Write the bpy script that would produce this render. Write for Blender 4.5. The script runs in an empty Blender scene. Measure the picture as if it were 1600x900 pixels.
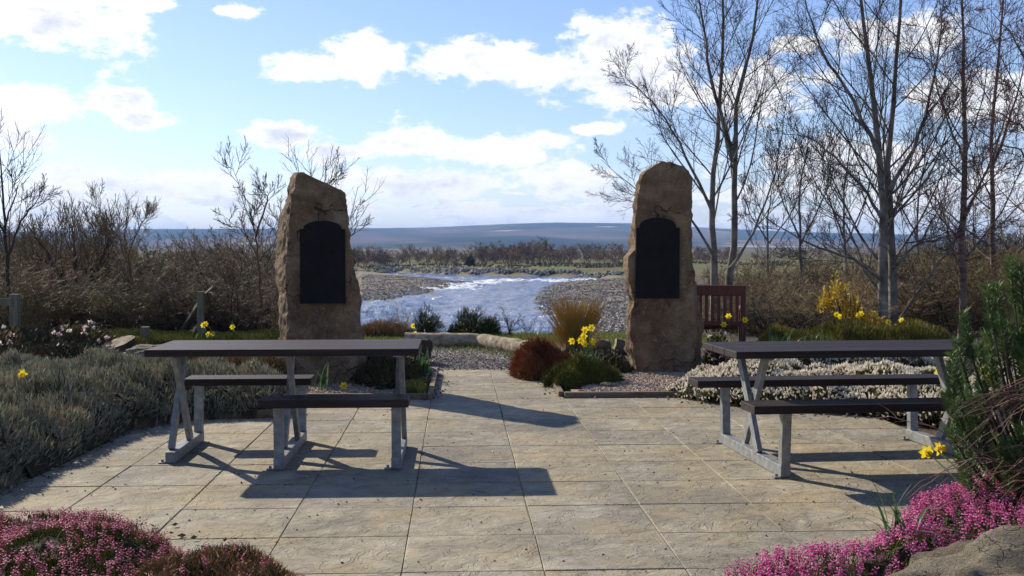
import bpy, math
import numpy as np
from mathutils import Vector, Euler, noise as mnoise

rad = math.radians
S = bpy.context.scene
COL = S.collection
# ------------------------------------------------------------------ camera
F = 1750.0                      # focal length in pixels of the 1600 px wide photograph
H = 1.40                        # eye height
PITCH = math.atan(64 / F)       # the horizon lies 64 px above the centre
cam = bpy.data.cameras.new('camera')
cam.sensor_width = 36.0
cam.lens = 36.0 * F / 1600.0
cam.clip_start = 0.05
cam.clip_end = 30000
camo = bpy.data.objects.new('camera', cam)
COL.objects.link(camo)
camo.location = (0, 0, H)
camo.rotation_euler = (rad(90) - PITCH, 0, 0)
S.camera = camo

# ------------------------------------------------------------------ light
SUN_AZ = rad(43)                # to the left of the view direction
SUN_EL = rad(30.5)
to_sun = Vector((-math.sin(SUN_AZ) * math.cos(SUN_EL), math.cos(SUN_AZ) * math.cos(SUN_EL), math.sin(SUN_EL)))
sl = bpy.data.lights.new('sun', 'SUN')
sl.energy = 5.0
sl.angle = rad(0.5)
sl.color = (1.0, 0.91, 0.75)
slo = bpy.data.objects.new('sun', sl)
COL.objects.link(slo)
slo.rotation_euler = (-to_sun).to_track_quat('-Z', 'Y').to_euler()
S.view_settings.view_transform = 'Standard'
S.view_settings.look = 'None'
S.view_settings.gamma = 1
S.view_settings.exposure = 0.53
S.view_settings.use_curve_mapping = False
S.cycles.max_bounces = 6
S.cycles.transparent_max_bounces = 8
S.cycles.volume_bounces = 0


class NT:
    """small helper to write node trees"""
    def __init__(self, tree):
        self.t = tree
        tree.nodes.clear()

    def n(self, kind, **kw):
        nd = self.t.nodes.new(kind)
        for k, v in kw.items():
            setattr(nd, k, v)
        return nd

    def link(self, a, b):
        self.t.links.new(a, b)

    def put(self, sock, v):
        if isinstance(v, bpy.types.NodeSocket):
            self.t.links.new(v, sock)
        elif isinstance(v, (tuple, list)) and len(v) == 3 and sock.type == 'RGBA':
            sock.default_value = (*v, 1)
        else:
            sock.default_value = v

    def math(self, op, a, b=0.0, c=0.0, clamp=False):
        nd = self.n('ShaderNodeMath', operation=op, use_clamp=clamp)
        self.put(nd.inputs[0], a)
        self.put(nd.inputs[1], b)
        self.put(nd.inputs[2], c)
        return nd.outputs[0]

    def mix(self, f, a, b, blend='MIX'):
        nd = self.n('ShaderNodeMix', data_type='RGBA', blend_type=blend)
        self.put(nd.inputs[0], f)
        self.put(nd.inputs[6], a)
        self.put(nd.inputs[7], b)
        return nd.outputs[2]

    def noise(self, vec, scale, detail=4, rough=0.55, dist=0.0):
        nd = self.n('ShaderNodeTexNoise')
        if vec is not None:
            self.link(vec, nd.inputs['Vector'])
        nd.inputs['Scale'].default_value = scale
        nd.inputs['Detail'].default_value = detail
        nd.inputs['Roughness'].default_value = rough
        nd.inputs['Distortion'].default_value = dist
        return nd.outputs['Fac']

    def ramp(self, f, stops):
        nd = self.n('ShaderNodeValToRGB')
        e = nd.color_ramp.elements
        while len(e) < len(stops):
            e.new(0.5)
        for el, (p, c) in zip(e, stops):
            el.position = p
            el.color = (*c, 1) if len(c) == 3 else c
        self.link(f, nd.inputs[0])
        return nd.outputs[0]

    def step(self, f, lo, hi):
        nd = self.n('ShaderNodeMapRange', interpolation_type='SMOOTHSTEP')
        self.put(nd.inputs[0], f)
        self.put(nd.inputs[1], lo)
        self.put(nd.inputs[2], hi)
        return nd.outputs[0]

    def comb(self, x, y, z):
        nd = self.n('ShaderNodeCombineXYZ')
        for i, v in enumerate((x, y, z)):
            self.put(nd.inputs[i], v)
        return nd.outputs[0]


# ------------------------------------------------------------------ sky with clouds
W = bpy.data.worlds.new('World')
S.world = W
W.use_nodes = True
w = NT(W.node_tree)
sky = w.n('ShaderNodeTexSky', sky_type='NISHITA')
sky.sun_disc = False
sky.sun_elevation = SUN_EL
sky.sun_rotation = -SUN_AZ
sky.altitude = 60
sky.air_density = 1.0
sky.dust_density = 0.25
sky.ozone_density = 2.2
tc = w.n('ShaderNodeTexCoord')
sp = w.n('ShaderNodeSeparateXYZ')
w.link(tc.outputs['Generated'], sp.inputs[0])
X, Y, Z = sp.outputs
U = w.math('ARCTAN2', X, Y)
V = w.math('ARCSINE', Z)
uv = w.comb(U, w.math('MULTIPLY', V, 1.7), 0.0)
warp = w.noise(uv, 13, 4, 0.6)
fine = w.noise(uv, 42, 8, 0.68)
# cloud bodies: (px, py, half width, half height) as seen in the photograph -> directions
CL = [(70, 30, 150, 42), (215, 4, 60, 20), (30, 165, 95, 36), (20, 212, 60, 16), (185, 160, 60, 22), (235, 186, 48, 14),
      (375, 22, 40, 12), (575, 90, 60, 36), (470, 106, 62, 24), (755, 100, 105, 34), (865, 112, 90, 30), (955, 80, 85, 50), (1000, 125, 130, 48),
      (1160, 140, 90, 50), (440, 209, 58, 18), (530, 240, 48, 14), (640, 225, 90, 24), (770, 236, 130, 26), (850, 222, 50, 20),
      (925, 202, 38, 10), (255, 288, 110, 26), (100, 282, 50, 18), (660, 285, 150, 26), (900, 280, 90, 32), (1235, 74, 40, 14),
      (1400, 60, 90, 30), (1560, 150, 120, 40), (1330, 260, 150, 40), (1520, 300, 150, 30)]
field = None
for px, py, a, b in CL:
    u0 = math.atan((px - 800) / F)
    v0 = math.atan((386 - py) / F * math.cos(u0))
    du = w.math('DIVIDE', w.math('SUBTRACT', U, u0), a / F * 1.0)
    dv = w.math('DIVIDE', w.math('SUBTRACT', V, v0), b / F * 1.0)
    r2 = w.math('ADD', w.math('MULTIPLY', du, du), w.math('MULTIPLY', dv, dv))
    g = w.math('EXPONENT', w.math('MULTIPLY', r2, -0.62))
    field = g if field is None else w.math('MAXIMUM', field, g)
# low bank of cloud along the horizon, all the way round
uvb = w.comb(w.math('MULTIPLY', U, 1.0), w.math('MULTIPLY', V, 5.0), 3.7)
bank_n = w.noise(uvb, 12, 7, 0.64)
bank = w.math('MULTIPLY', w.step(V, 0.085, 0.040), w.step(bank_n, 0.40, 0.58))
field = w.math('MAXIMUM', field, w.math('MULTIPLY', bank, 0.85))
# scattered clouds over the rest of the sky
out = w.math('MAXIMUM', w.step(w.math('ABSOLUTE', U), 0.46, 0.60), w.step(V, 0.22, 0.32))
gen = w.noise(tc.outputs['Generated'], 3.2, 5, 0.5)
field = w.math('MAXIMUM', field, w.math('MULTIPLY', out, w.step(gen, 0.55, 0.75)))
dens = w.math('ADD', field, w.math('MULTIPLY', w.math('SUBTRACT', w.math('ADD', w.math('MULTIPLY', warp, 0.55), w.math('MULTIPLY', fine, 0.45)), 0.5), 3.0))
mask = w.step(dens, 0.40, 0.78)
shade_n = w.noise(w.comb(U, w.math('MULTIPLY', V, 2.2), 8.1), 12, 5, 0.6)
thick = w.step(w.math('ADD', dens, w.math('ADD', w.math('MULTIPLY', w.math('SUBTRACT', shade_n, 0.5), 2.4), w.math('MULTIPLY', w.step(V, 0.11, 0.02), 0.12))), 0.70, 1.75)
ccol = w.mix(thick, (10.0, 9.9, 9.8), (5.3, 5.7, 7.0))
blue = w.mix(1.0, sky.outputs[0], (0.98, 0.99, 1.22), 'MULTIPLY')
skyc = w.mix(mask, blue, ccol)
bg = w.n('ShaderNodeBackground')
w.link(skyc, bg.inputs[0])
bg.inputs[1].default_value = 0.088
wo = w.n('ShaderNodeOutputWorld')
w.link(bg.outputs[0], wo.inputs[0])

# ------------------------------------------------------------------ geometry helpers
CP, SP_ = math.cos(PITCH), math.sin(PITCH)


def ray(px, py):
    x, y, z = (px - 800) / F, 1.0, (450 - py) / F
    return np.array((x, y * CP + z * SP_, -y * SP_ + z * CP))


def gp(px, py, z=0.0):
    """the point of the level z under a pixel"""
    d = ray(px, py)
    t = (z - H) / d[2]
    return np.array((d[0] * t, d[1] * t, z))


def at(px, py, y):
    """the point at depth y under a pixel (y known from what the thing stands on)"""
    d = ray(px, py)
    return np.array((d[0] * y / d[1], y, H + d[2] * y / d[1]))


def mesh_np(name, V, Fc, mat=None, tint=None, smooth=False, attrs=None):
    V = np.asarray(V, dtype=np.float32).reshape(-1, 3)
    Fc = np.asarray(Fc, dtype=np.int32)
    k = Fc.shape[1]
    me = bpy.data.meshes.new(name)
    me.vertices.add(len(V))
    me.vertices.foreach_set('co', V.ravel())
    me.loops.add(Fc.size)
    me.loops.foreach_set('vertex_index', Fc.ravel())
    me.polygons.add(len(Fc))
    me.polygons.foreach_set('loop_start', np.arange(0, Fc.size, k, dtype=np.int32))
    me.polygons.foreach_set('use_smooth', np.full(len(Fc), bool(smooth)))
    for nm, arr in dict(attrs or {}, **({'tint': tint} if tint is not None else {})).items():
        a = me.attributes.new(nm, 'FLOAT', 'POINT')
        a.data.foreach_set('value', np.asarray(arr, dtype=np.float32))
    me.update(calc_edges=True)
    if mat:
        me.materials.append(mat)
    return me


def link(name, me, parent=None, loc=None, rot=None):
    o = bpy.data.objects.new(name, me)
    COL.objects.link(o)
    if parent is not None:
        o.parent = parent
    if loc is not None:
        o.location = loc
    if rot is not None:
        o.rotation_euler = rot
    return o


def tag(o, label=None, cat=None, group=None, kind=None):
    if label: o['label'] = label
    if cat: o['category'] = cat
    if group: o['group'] = group
    if kind: o['kind'] = kind
    return o


def thing(name, label, cat, loc=(0, 0, 0), rz=0, group=None):
    o = bpy.data.objects.new(name, None)
    o.empty_display_size = 0.1
    COL.objects.link(o)
    o.location = loc
    o.rotation_euler = (0, 0, rz)
    return tag(o, label, cat, group)


def part(name, V, Fc, mat, parent, tint=None, smooth=False, world=True):
    """a part; V in world coordinates when world, else local to the parent"""
    V = np.asarray(V, dtype=float).reshape(-1, 3)
    if world:
        V = V - np.array(parent.location)
    return link(name, mesh_np(name, V, Fc, mat, tint, smooth), parent)


def copy_tree(o, parent=None):
    c = o.copy()
    COL.objects.link(c)
    c.parent = parent
    for ch in list(o.children):
        copy_tree(ch, c)
    return c


class MB:
    """collects boxes and bars as one mesh of quads"""
    def __init__(self):
        self.v, self.f = [], []

    def quadbox(self, c8):
        b = len(self.v)
        self.v += [tuple(p) for p in c8]
        for q in ((0, 3, 2, 1), (4, 5, 6, 7), (0, 1, 5, 4), (1, 2, 6, 5), (2, 3, 7, 6), (3, 0, 4, 7)):
            self.f.append([b + i for i in q])

    def box(self, x0, x1, y0, y1, z0, z1):
        self.quadbox([(x0, y0, z0), (x1, y0, z0), (x1, y1, z0), (x0, y1, z0), (x0, y0, z1), (x1, y0, z1), (x1, y1, z1), (x0, y1, z1)])
        return self

    def bar(self, p, q, w_, d_, side=(1, 0, 0)):
        p, q, s = Vector(p), Vector(q), Vector(side).normalized()
        t = (q - p).normalized()
        n_ = t.cross(s).normalized()
        a, b = s * w_ / 2, n_ * d_ / 2
        self.quadbox([p - a - b, p + a - b, p + a + b, p - a + b, q - a - b, q + a - b, q + a + b, q - a + b])
        return self

    def build(self, name, mat, parent=None, bevel=0.0, loc=None, rot=None):
        me = mesh_np(name, self.v, self.f, mat)
        o = link(name, me, parent, loc, rot)
        if bevel:
            import bmesh
            bm = bmesh.new()
            bm.from_mesh(me)
            bmesh.ops.bevel(bm, geom=list(bm.edges), offset=bevel, segments=2, profile=0.6, affect='EDGES')
            bm.to_mesh(me)
            bm.free()
        return o


def unit(a):
    return a / np.maximum(np.linalg.norm(a, axis=-1, keepdims=True), 1e-9)


def frames(D, rng):
    D = unit(D)
    r = rng.normal(size=D.shape)
    Xa = unit(np.cross(D, r))
    return Xa, np.cross(D, Xa), D


def scatter(T, P, D, L, Wd, tint, rng):
    """copies of template T=(verts, faces, vt) set at P along D with length L and width Wd"""
    tv, tf, tt = T
    n = len(P)
    Xa, Ya, Za = frames(D, rng)
    L = np.broadcast_to(L, n)[:, None, None]
    Wd = np.broadcast_to(Wd, n)[:, None, None]
    V = P[:, None, :] + Wd * (tv[None, :, 0:1] * Xa[:, None, :] + tv[None, :, 1:2] * Ya[:, None, :]) + L * tv[None, :, 2:3] * Za[:, None, :]
    Fa = tf[None] + (np.arange(n) * len(tv))[:, None, None]
    ti = np.clip(np.broadcast_to(tint, n)[:, None] + tt[None], 0, 1)
    return V.reshape(-1, 3), Fa.reshape(-1, tf.shape[1]), ti.ravel()


def join(*parts):
    Vs, Fs, Ts, b = [], [], [], 0
    for V, Fc, T in parts:
        Vs.append(V); Fs.append(Fc + b); Ts.append(T); b += len(V)
    return np.concatenate(Vs), np.concatenate(Fs), np.concatenate(Ts)


def spindle(n=4, mid=0.45):
    v = [(0, 0, 0)] + [(math.cos(i * 2 * math.pi / n), math.sin(i * 2 * math.pi / n), mid) for i in range(n)] + [(0, 0, 1)]
    f = []
    for i in range(n):
        a, b = 1 + i, 1 + (i + 1) % n
        f += [(0, b, a), (a, b, n + 1)]
    return np.array(v, float), np.array(f), np.zeros(n + 2)


def blade():
    v = [(-1, 0, 0), (1, 0, 0), (-.8, .25, .5), (.8, .25, .5), (0, .9, 1)]
    return np.array(v, float), np.array([(0, 1, 3), (0, 3, 2), (2, 3, 4)]), np.zeros(5)


def leaflet():
    v = [(0, 0, 0), (-1, .15, .5), (1, .15, .5), (0, .1, 1)]
    return np.array(v, float), np.array([(0, 2, 1), (1, 2, 3)]), np.zeros(4)


def bells(rng, n=12):
    """a heather flower spike: small bells round a stem"""
    o = spindle(3, 0.5)
    V, Fc, T = [], [], []
    b = 0
    for i in range(n):
        h = 0.18 + 0.8 * i / n
        a = i * 2.4
        r = 0.75 * (1 - 0.5 * i / n)
        d = np.array((math.cos(a), math.sin(a), -0.35))
        v = o[0] * np.array((.42, .42, .0)) + np.array((0, 0, 0))
        base = np.array((math.cos(a) * .15, math.sin(a) * .15, h))
        z = o[0][:, 2:3] * d[None] * r * np.array((1, 1, .10))
        v = base + z + np.stack((-math.sin(a) * o[0][:, 0] * .42, math.cos(a) * o[0][:, 0] * .42, o[0][:, 1] * .06), 1)
        V.append(v); Fc.append(o[1] + b); T.append(np.full(len(v), rng.uniform(-.25, .25))); b += len(v)
    return np.concatenate(V), np.concatenate(Fc), np.concatenate(T)


def tubes(P, R, sides=4):
    """P (N,K,3) polylines, R (N,K) radii -> tube mesh"""
    N, K, _ = P.shape
    T = np.empty_like(P)
    T[:, 1:-1] = P[:, 2:] - P[:, :-2]
    T[:, 0] = P[:, 1] - P[:, 0]
    T[:, -1] = P[:, -1] - P[:, -2]
    T = unit(T)
    mean = unit(P[:, -1] - P[:, 0])
    ref = np.where(np.abs(mean[:, 2:3]) > 0.8, np.array([[1.0, 0.13, 0]]), np.array([[0, 0.1, 1.0]]))
    A = unit(np.cross(T, ref[:, None, :]))
    B = np.cross(T, A)
    an = np.arange(sides) * 2 * math.pi / sides
    V = P[:, :, None, :] + R[:, :, None, None] * (np.cos(an)[None, None, :, None] * A[:, :, None, :] + np.sin(an)[None, None, :, None] * B[:, :, None, :])
    idx = np.arange(N * K * sides).reshape(N, K, sides)
    a, b = idx[:, :-1], idx[:, 1:]
    Fc = np.stack((a, np.roll(a, -1, 2), np.roll(b, -1, 2), b), -1).reshape(-1, 4)
    return V.reshape(-1, 3), Fc, np.zeros(N * K * sides)


def grow(P, R, n, t0, t1, ang, lr, K, rr, up, jit, rng, rmin=0.002, taper=0.3):
    """n children on each polyline"""
    N, K0, _ = P.shape
    L = np.linalg.norm(np.diff(P, axis=1), axis=2).sum(1)
    t = t0 + (np.arange(n)[None] + rng.uniform(0, 1, (N, n))) / n * (t1 - t0)
    s = np.clip(t * (K0 - 1), 0, K0 - 1.001)
    i = s.astype(int)
    f = (s - i)[..., None]
    ar = np.arange(N)[:, None]
    p = P[ar, i] * (1 - f) + P[ar, i + 1] * f
    r = R[ar, i] * (1 - f[..., 0]) + R[ar, i + 1] * f[..., 0]
    tan = unit(P[ar, i + 1] - P[ar, i])
    ref = np.where(np.abs(tan[..., 2:3]) > 0.9, np.array([1.0, 0, 0]), np.array([0, 0, 1.0]))
    A = unit(np.cross(tan, ref))
    B = np.cross(tan, A)
    az = np.arange(n)[None] * 2.4 + rng.uniform(0, 6.28, (N, 1)) + rng.normal(0, .4, (N, n))
    a = np.radians(ang) * rng.uniform(.7, 1.25, (N, n))
    d = tan * np.cos(a)[..., None] + (A * np.cos(az)[..., None] + B * np.sin(az)[..., None]) * np.sin(a)[..., None]
    ln = (L[:, None] * lr * (1 - .6 * (t - t0) / max(1 - t0, .05)) * rng.uniform(.6, 1.25, (N, n)))
    p, d, ln, r = p.reshape(-1, 3), d.reshape(-1, 3), ln.ravel(), r.ravel()
    M_ = len(p)
    out = np.empty((M_, K, 3))
    out[:, 0] = p
    for k in range(1, K):
        d = unit(d + np.array([0, 0, up]) + rng.normal(0, jit, (M_, 3)))
        out[:, k] = out[:, k - 1] + d * (ln / (K - 1))[:, None]
    r0 = np.maximum(r * rr, rmin)
    Ro = r0[:, None] * np.linspace(1, taper, K)[None]
    return out, np.maximum(Ro, rmin * .6)


def inside(poly, x, y):
    poly = np.asarray(poly)[:, :2]
    c = np.zeros(np.shape(x), bool)
    j = len(poly) - 1
    for i in range(len(poly)):
        xi, yi = poly[i]; xj, yj = poly[j]
        c ^= ((yi > y) != (yj > y)) & (x < (xj - xi) * (y - yi) / ((yj - yi) if yj != yi else 1e-9) + xi)
        j = i
    return c


def edist(poly, x, y, closed=True):
    """distance to the outline of a polygon"""
    poly = np.asarray(poly)[:, :2]
    d = np.full(np.shape(x), 1e9)
    m = len(poly)
    for i in range(m if closed else m - 1):
        ax, ay = poly[i]; bx, by = poly[(i + 1) % m]
        ux, uy = bx - ax, by - ay
        t = np.clip(((x - ax) * ux + (y - ay) * uy) / (ux * ux + uy * uy + 1e-12), 0, 1)
        d = np.minimum(d, np.hypot(x - ax - t * ux, y - ay - t * uy))
    return d


_nrng = np.random.default_rng(99)
_tab = _nrng.random((256, 256))


def vnoise(x, y, oct=3):
    """cheap 2-D value noise in 0..1"""
    x = np.asarray(x, float); y = np.asarray(y, float)
    s = np.zeros(np.broadcast(x, y).shape); a, tot = 1.0, 0.0
    for o in range(oct):
        xi, yi = np.floor(x).astype(int), np.floor(y).astype(int)
        fx, fy = x - xi, y - yi
        fx = fx * fx * (3 - 2 * fx); fy = fy * fy * (3 - 2 * fy)
        g = lambda i, j: _tab[(xi + i) & 255, (yi + j) & 255]
        s += a * ((g(0, 0) * (1 - fx) + g(1, 0) * fx) * (1 - fy) + (g(0, 1) * (1 - fx) + g(1, 1) * fx) * fy)
        tot += a; a *= .5; x = x * 2.03 + 17.1; y = y * 2.03 + 5.7
    return s / tot


def sm(a, lo, hi):
    t = np.clip((a - lo) / (hi - lo), 0, 1)
    return t * t * (3 - 2 * t)


# ------------------------------------------------------------------ materials
def surf(name, stops, scale=4.0, rough=0.8, bump=0.3, bscale=None, bdist=0.01, detail=6, spec=0.3, per_object=False, stretch=None, metal=0.0, spots=None, oramp=None):
    m = bpy.data.materials.new(name)
    m.use_nodes = True
    k = NT(m.node_tree)
    tcn = k.n('ShaderNodeTexCoord')
    v = tcn.outputs['Object']
    oi = k.n('ShaderNodeObjectInfo')
    if per_object:
        va = k.n('ShaderNodeVectorMath', operation='ADD')
        k.link(v, va.inputs[0])
        k.link(k.comb(k.math('MULTIPLY', oi.outputs['Random'], 37.0), k.math('MULTIPLY', oi.outputs['Random'], 91.0), 0.0), va.inputs[1])
        v = va.outputs[0]
    if stretch:
        mp = k.n('ShaderNodeMapping')
        mp.inputs['Scale'].default_value = stretch
        k.link(v, mp.inputs[0])
        v = mp.outputs[0]
    n1 = k.noise(v, scale, detail, 0.6)
    c = k.ramp(n1, stops)
    if spots:
        sc, lo, hi, colr = spots
        c = k.mix(k.step(k.noise(v, sc, 3, 0.6), lo, hi), c, colr)
    if per_object:
        c = k.mix(1.0, c, k.ramp(oi.outputs['Random'], oramp or [(0, (.86, .87, .90)), (.5, (1, 1, 1)), (1, (1.0, .95, .86))]), 'MULTIPLY')
    b = k.n('ShaderNodeBsdfPrincipled')
    k.link(c, b.inputs['Base Color'])
    b.inputs['Roughness'].default_value = rough
    b.inputs['Specular IOR Level'].default_value = spec
    b.inputs['Metallic'].default_value = metal
    if bump:
        bn = k.n('ShaderNodeBump')
        bn.inputs['Strength'].default_value = bump
        bn.inputs['Distance'].default_value = bdist
        k.link(k.noise(v, bscale or scale * 5, 8, 0.65), bn.inputs['Height'])
        k.link(bn.outputs[0], b.inputs['Normal'])
    o = k.n('ShaderNodeOutputMaterial')
    k.link(b.outputs[0], o.inputs[0])
    return m


def leafm(name, stops, trans=0.3, rough=0.6, spec=0.25):
    """foliage: own colour of each leaf or sprig from its 'tint'"""
    m = bpy.data.materials.new(name)
    m.use_nodes = True
    k = NT(m.node_tree)
    at_ = k.n('ShaderNodeAttribute', attribute_name='tint')
    c = k.ramp(at_.outputs['Fac'], stops)
    b = k.n('ShaderNodeBsdfPrincipled')
    k.link(c, b.inputs['Base Color'])
    b.inputs['Roughness'].default_value = rough
    b.inputs['Specular IOR Level'].default_value = spec
    o = k.n('ShaderNodeOutputMaterial')
    if trans:
        t = k.n('ShaderNodeBsdfTranslucent')
        k.link(c, t.inputs[0])
        ms = k.n('ShaderNodeMixShader')
        ms.inputs[0].default_value = trans
        k.link(b.outputs[0], ms.inputs[1])
        k.link(t.outputs[0], ms.inputs[2])
        k.link(ms.outputs[0], o.inputs[0])
    else:
        k.link(b.outputs[0], o.inputs[0])
    return m


MT = {}


def slab_material():
    m = bpy.data.materials.new('riven_slab')
    m.use_nodes = True
    k = NT(m.node_tree)
    oi = k.n('ShaderNodeObjectInfo')
    ge = k.n('ShaderNodeNewGeometry')
    v = ge.outputs['Position']
    va = k.n('ShaderNodeVectorMath', operation='ADD')
    k.link(v, va.inputs[0])
    k.link(k.comb(k.math('MULTIPLY', oi.outputs['Random'], 37.0), k.math('MULTIPLY', oi.outputs['Random'], 91.0), 0.0), va.inputs[1])
    vs = va.outputs[0]
    big = k.noise(v, 1.3, 4, .6)
    mid = k.noise(vs, 7, 8, .68, .6)
    fin = k.noise(v, 70, 5, .7)
    f = k.math('ADD', k.math('MULTIPLY', big, .30), k.math('ADD', k.math('MULTIPLY', mid, .45), k.math('MULTIPLY', fin, .25)))
    c = k.ramp(f, [(.37, (.115, .100, .074)), (.46, (.225, .199, .150)), (.55, (.315, .282, .215)), (.66, (.43, .39, .305))])
    c = k.mix(k.step(k.noise(v, 2.1, 5, .6), .48, .62), c, k.mix(.45, c, (.30, .235, .125)))
    c = k.mix(k.step(k.noise(v, .9, 6, .65), .48, .62), c, k.mix(.62, c, (.16, .142, .112)))
    c = k.mix(k.step(k.noise(v, 26, 4, .7), .66, .72), c, (.085, .075, .06))
    c = k.mix(k.step(k.noise(vs, 33, 3, .6), .69, .73), c, (.50, .48, .43))
    c = k.mix(1.0, c, k.ramp(oi.outputs['Random'], [(0, (.86, .86, .88)), (.5, (1.0, .99, .96)), (1, (1.08, 1.03, .94))]), 'MULTIPLY')
    b = k.n('ShaderNodeBsdfPrincipled')
    k.link(c, b.inputs['Base Color'])
    b.inputs['Roughness'].default_value = .82
    b.inputs['Specular IOR Level'].default_value = .25
    # riven face: low steps with sharp little edges, and grit
    st = k.noise(vs, 5.5, 3, .5, 1.2)
    terr = k.math('ADD', k.step(st, .42, .445), k.math('ADD', k.step(st, .52, .54), k.step(st, .61, .63)))
    hgt = k.math('ADD', k.math('MULTIPLY', terr, .35), k.math('ADD', k.math('MULTIPLY', mid, 1.0), k.math('MULTIPLY', fin, .22)))
    bn = k.n('ShaderNodeBump')
    bn.inputs['Strength'].default_value = .75
    bn.inputs['Distance'].default_value = .011
    k.link(hgt, bn.inputs['Height'])
    k.link(bn.outputs[0], b.inputs['Normal'])
    o = k.n('ShaderNodeOutputMaterial')
    k.link(b.outputs[0], o.inputs[0])
    return m


MT['slab'] = slab_material()
MT['joint'] = surf('joint', [(.36, (.19, .163, .118)), (.5, (.15, .127, .085)), (.58, (.14, .115, .03)), (.7, (.05, .042, .02))], 2.3, .95, .5, 60)
MT['soil'] = surf('soil', [(.3, (.03, .022, .016)), (.6, (.07, .05, .035)), (.8, (.12, .09, .06))], 9, .95, .8, 40, .03)
MT['gravel'] = surf('gravel', [(.3, (.16, .14, .12)), (.5, (.30, .27, .23)), (.7, (.42, .38, .33))], 30, .9, .9, 70, .02)
MT['tan_gravel'] = surf('tan_gravel', [(.3, (.20, .14, .10)), (.5, (.36, .26, .19)), (.7, (.50, .38, .28))], 40, .9, .9, 90, .015)
MT['turf'] = surf('turf', [(.3, (.07, .08, .02)), (.6, (.13, .14, .035)), (.8, (.20, .19, .06))], 3, .95, .7, 50, .03)


def rock_material(name, stops, lichen, crack, sc=1.0, strata=(1, 1, 1)):
    m = bpy.data.materials.new(name)
    m.use_nodes = True
    k = NT(m.node_tree)
    tcn = k.n('ShaderNodeTexCoord')
    mp = k.n('ShaderNodeMapping')
    mp.inputs['Scale'].default_value = strata
    k.link(tcn.outputs['Object'], mp.inputs[0])
    v = mp.outputs[0]
    big = k.noise(v, 1.5 * sc, 5, .6, .5)
    mid = k.noise(v, 7 * sc, 9, .72)
    fin = k.noise(v, 55 * sc, 6, .75)
    f = k.math('ADD', k.math('MULTIPLY', big, .40), k.math('ADD', k.math('MULTIPLY', mid, .38), k.math('MULTIPLY', fin, .22)))
    c = k.ramp(f, stops)
    c = k.mix(k.step(k.noise(v, 19 * sc, 6, .7), .58, .64), c, lichen)
    c = k.mix(k.step(k.noise(v, 34 * sc, 4, .7), .66, .70), c, (.04, .03, .022))
    vo = k.n('ShaderNodeTexVoronoi', feature='DISTANCE_TO_EDGE')
    vo.inputs['Scale'].default_value = 2.3 * sc
    wv_ = k.n('ShaderNodeVectorMath', operation='ADD')
    k.link(v, wv_.inputs[0])
    nz_ = k.n('ShaderNodeTexNoise')
    nz_.inputs['Scale'].default_value = 4 * sc
    nz_.inputs['Detail'].default_value = 6
    k.link(v, nz_.inputs['Vector'])
    sc_ = k.n('ShaderNodeVectorMath', operation='SCALE')
    k.link(nz_.outputs['Color'], sc_.inputs[0])
    sc_.inputs['Scale'].default_value = .5
    k.link(sc_.outputs[0], wv_.inputs[1])
    k.link(wv_.outputs[0], vo.inputs['Vector'])
    cr = k.math('MULTIPLY', k.step(vo.outputs['Distance'], .022, .0), k.step(k.noise(v, 2.0 * sc, 3, .5), .50, .60))
    c = k.mix(k.math('MULTIPLY', cr, crack), c, (.035, .025, .018))
    b = k.n('ShaderNodeBsdfPrincipled')
    k.link(c, b.inputs['Base Color'])
    b.inputs['Roughness'].default_value = .9
    b.inputs['Specular IOR Level'].default_value = .2
    hgt = k.math('SUBTRACT', k.math('ADD', k.math('MULTIPLY', mid, 1.0), k.math('MULTIPLY', fin, .30)), k.math('MULTIPLY', cr, .5))
    bn = k.n('ShaderNodeBump')
    bn.inputs['Strength'].default_value = 1.0
    bn.inputs['Distance'].default_value = .06
    k.link(hgt, bn.inputs['Height'])
    k.link(bn.outputs[0], b.inputs['Normal'])
    o = k.n('ShaderNodeOutputMaterial')
    k.link(b.outputs[0], o.inputs[0])
    return m


MT['stone'] = rock_material('sandstone', [(.36, (.065, .040, .023)), (.45, (.155, .098, .056)), (.53, (.25, .17, .10)), (.63, (.39, .295, .195))], (.25, .22, .165), .8)
MT['boulder'] = rock_material('boulder', [(.36, (.11, .088, .06)), (.45, (.20, .165, .115)), (.53, (.29, .245, .175)), (.63, (.40, .35, .26))], (.30, .29, .24), .9, 1.6, (1, 1, 2.2))
MT['plaque'] = surf('plaque_metal', [(.3, (.006, .006, .007)), (.7, (.014, .014, .015))], 6, .75, .15, 60, .004, spec=.12)
MT['wood_dark'] = surf('stained_wood', [(.25, (.012, .008, .007)), (.5, (.024, .016, .014)), (.75, (.06, .040, .032))], 5, .55, .6, 22, .006, 8, .2, True, stretch=(.25, 6, 6))
MT['galv'] = surf('galvanised_steel', [(.3, (.15, .158, .162)), (.5, (.23, .24, .245)), (.7, (.33, .34, .345))], 18, .52, .12, 40, .003, 5, .5, True, metal=.35)
MT['bench_red'] = surf('red_brown_wood', [(.3, (.045, .010, .007)), (.6, (.10, .022, .014)), (.8, (.15, .04, .025))], 6, .5, .3, 30, .003, 6, .4, True, stretch=(5, 5, .4))
MT['timber'] = surf('edging_timber', [(.3, (.10, .072, .05)), (.55, (.20, .15, .105)), (.8, (.28, .22, .16))], 5, .9, .6, 25, .008, 8, .2, True, stretch=(1, 1, 1))
MT['log'] = surf('weathered_log', [(.30, (.10, .075, .05)), (.48, (.29, .24, .17)), (.70, (.48, .42, .33))], 9, .9, 1.0, 26, .03, 10, .2, True)
MT['greywood'] = surf('grey_weathered_wood', [(.3, (.10, .09, .065)), (.6, (.20, .18, .13)), (.8, (.28, .25, .19))], 6, .9, .5, 25, .006, 6, .2, True, stretch=(4, 4, .6))
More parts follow.
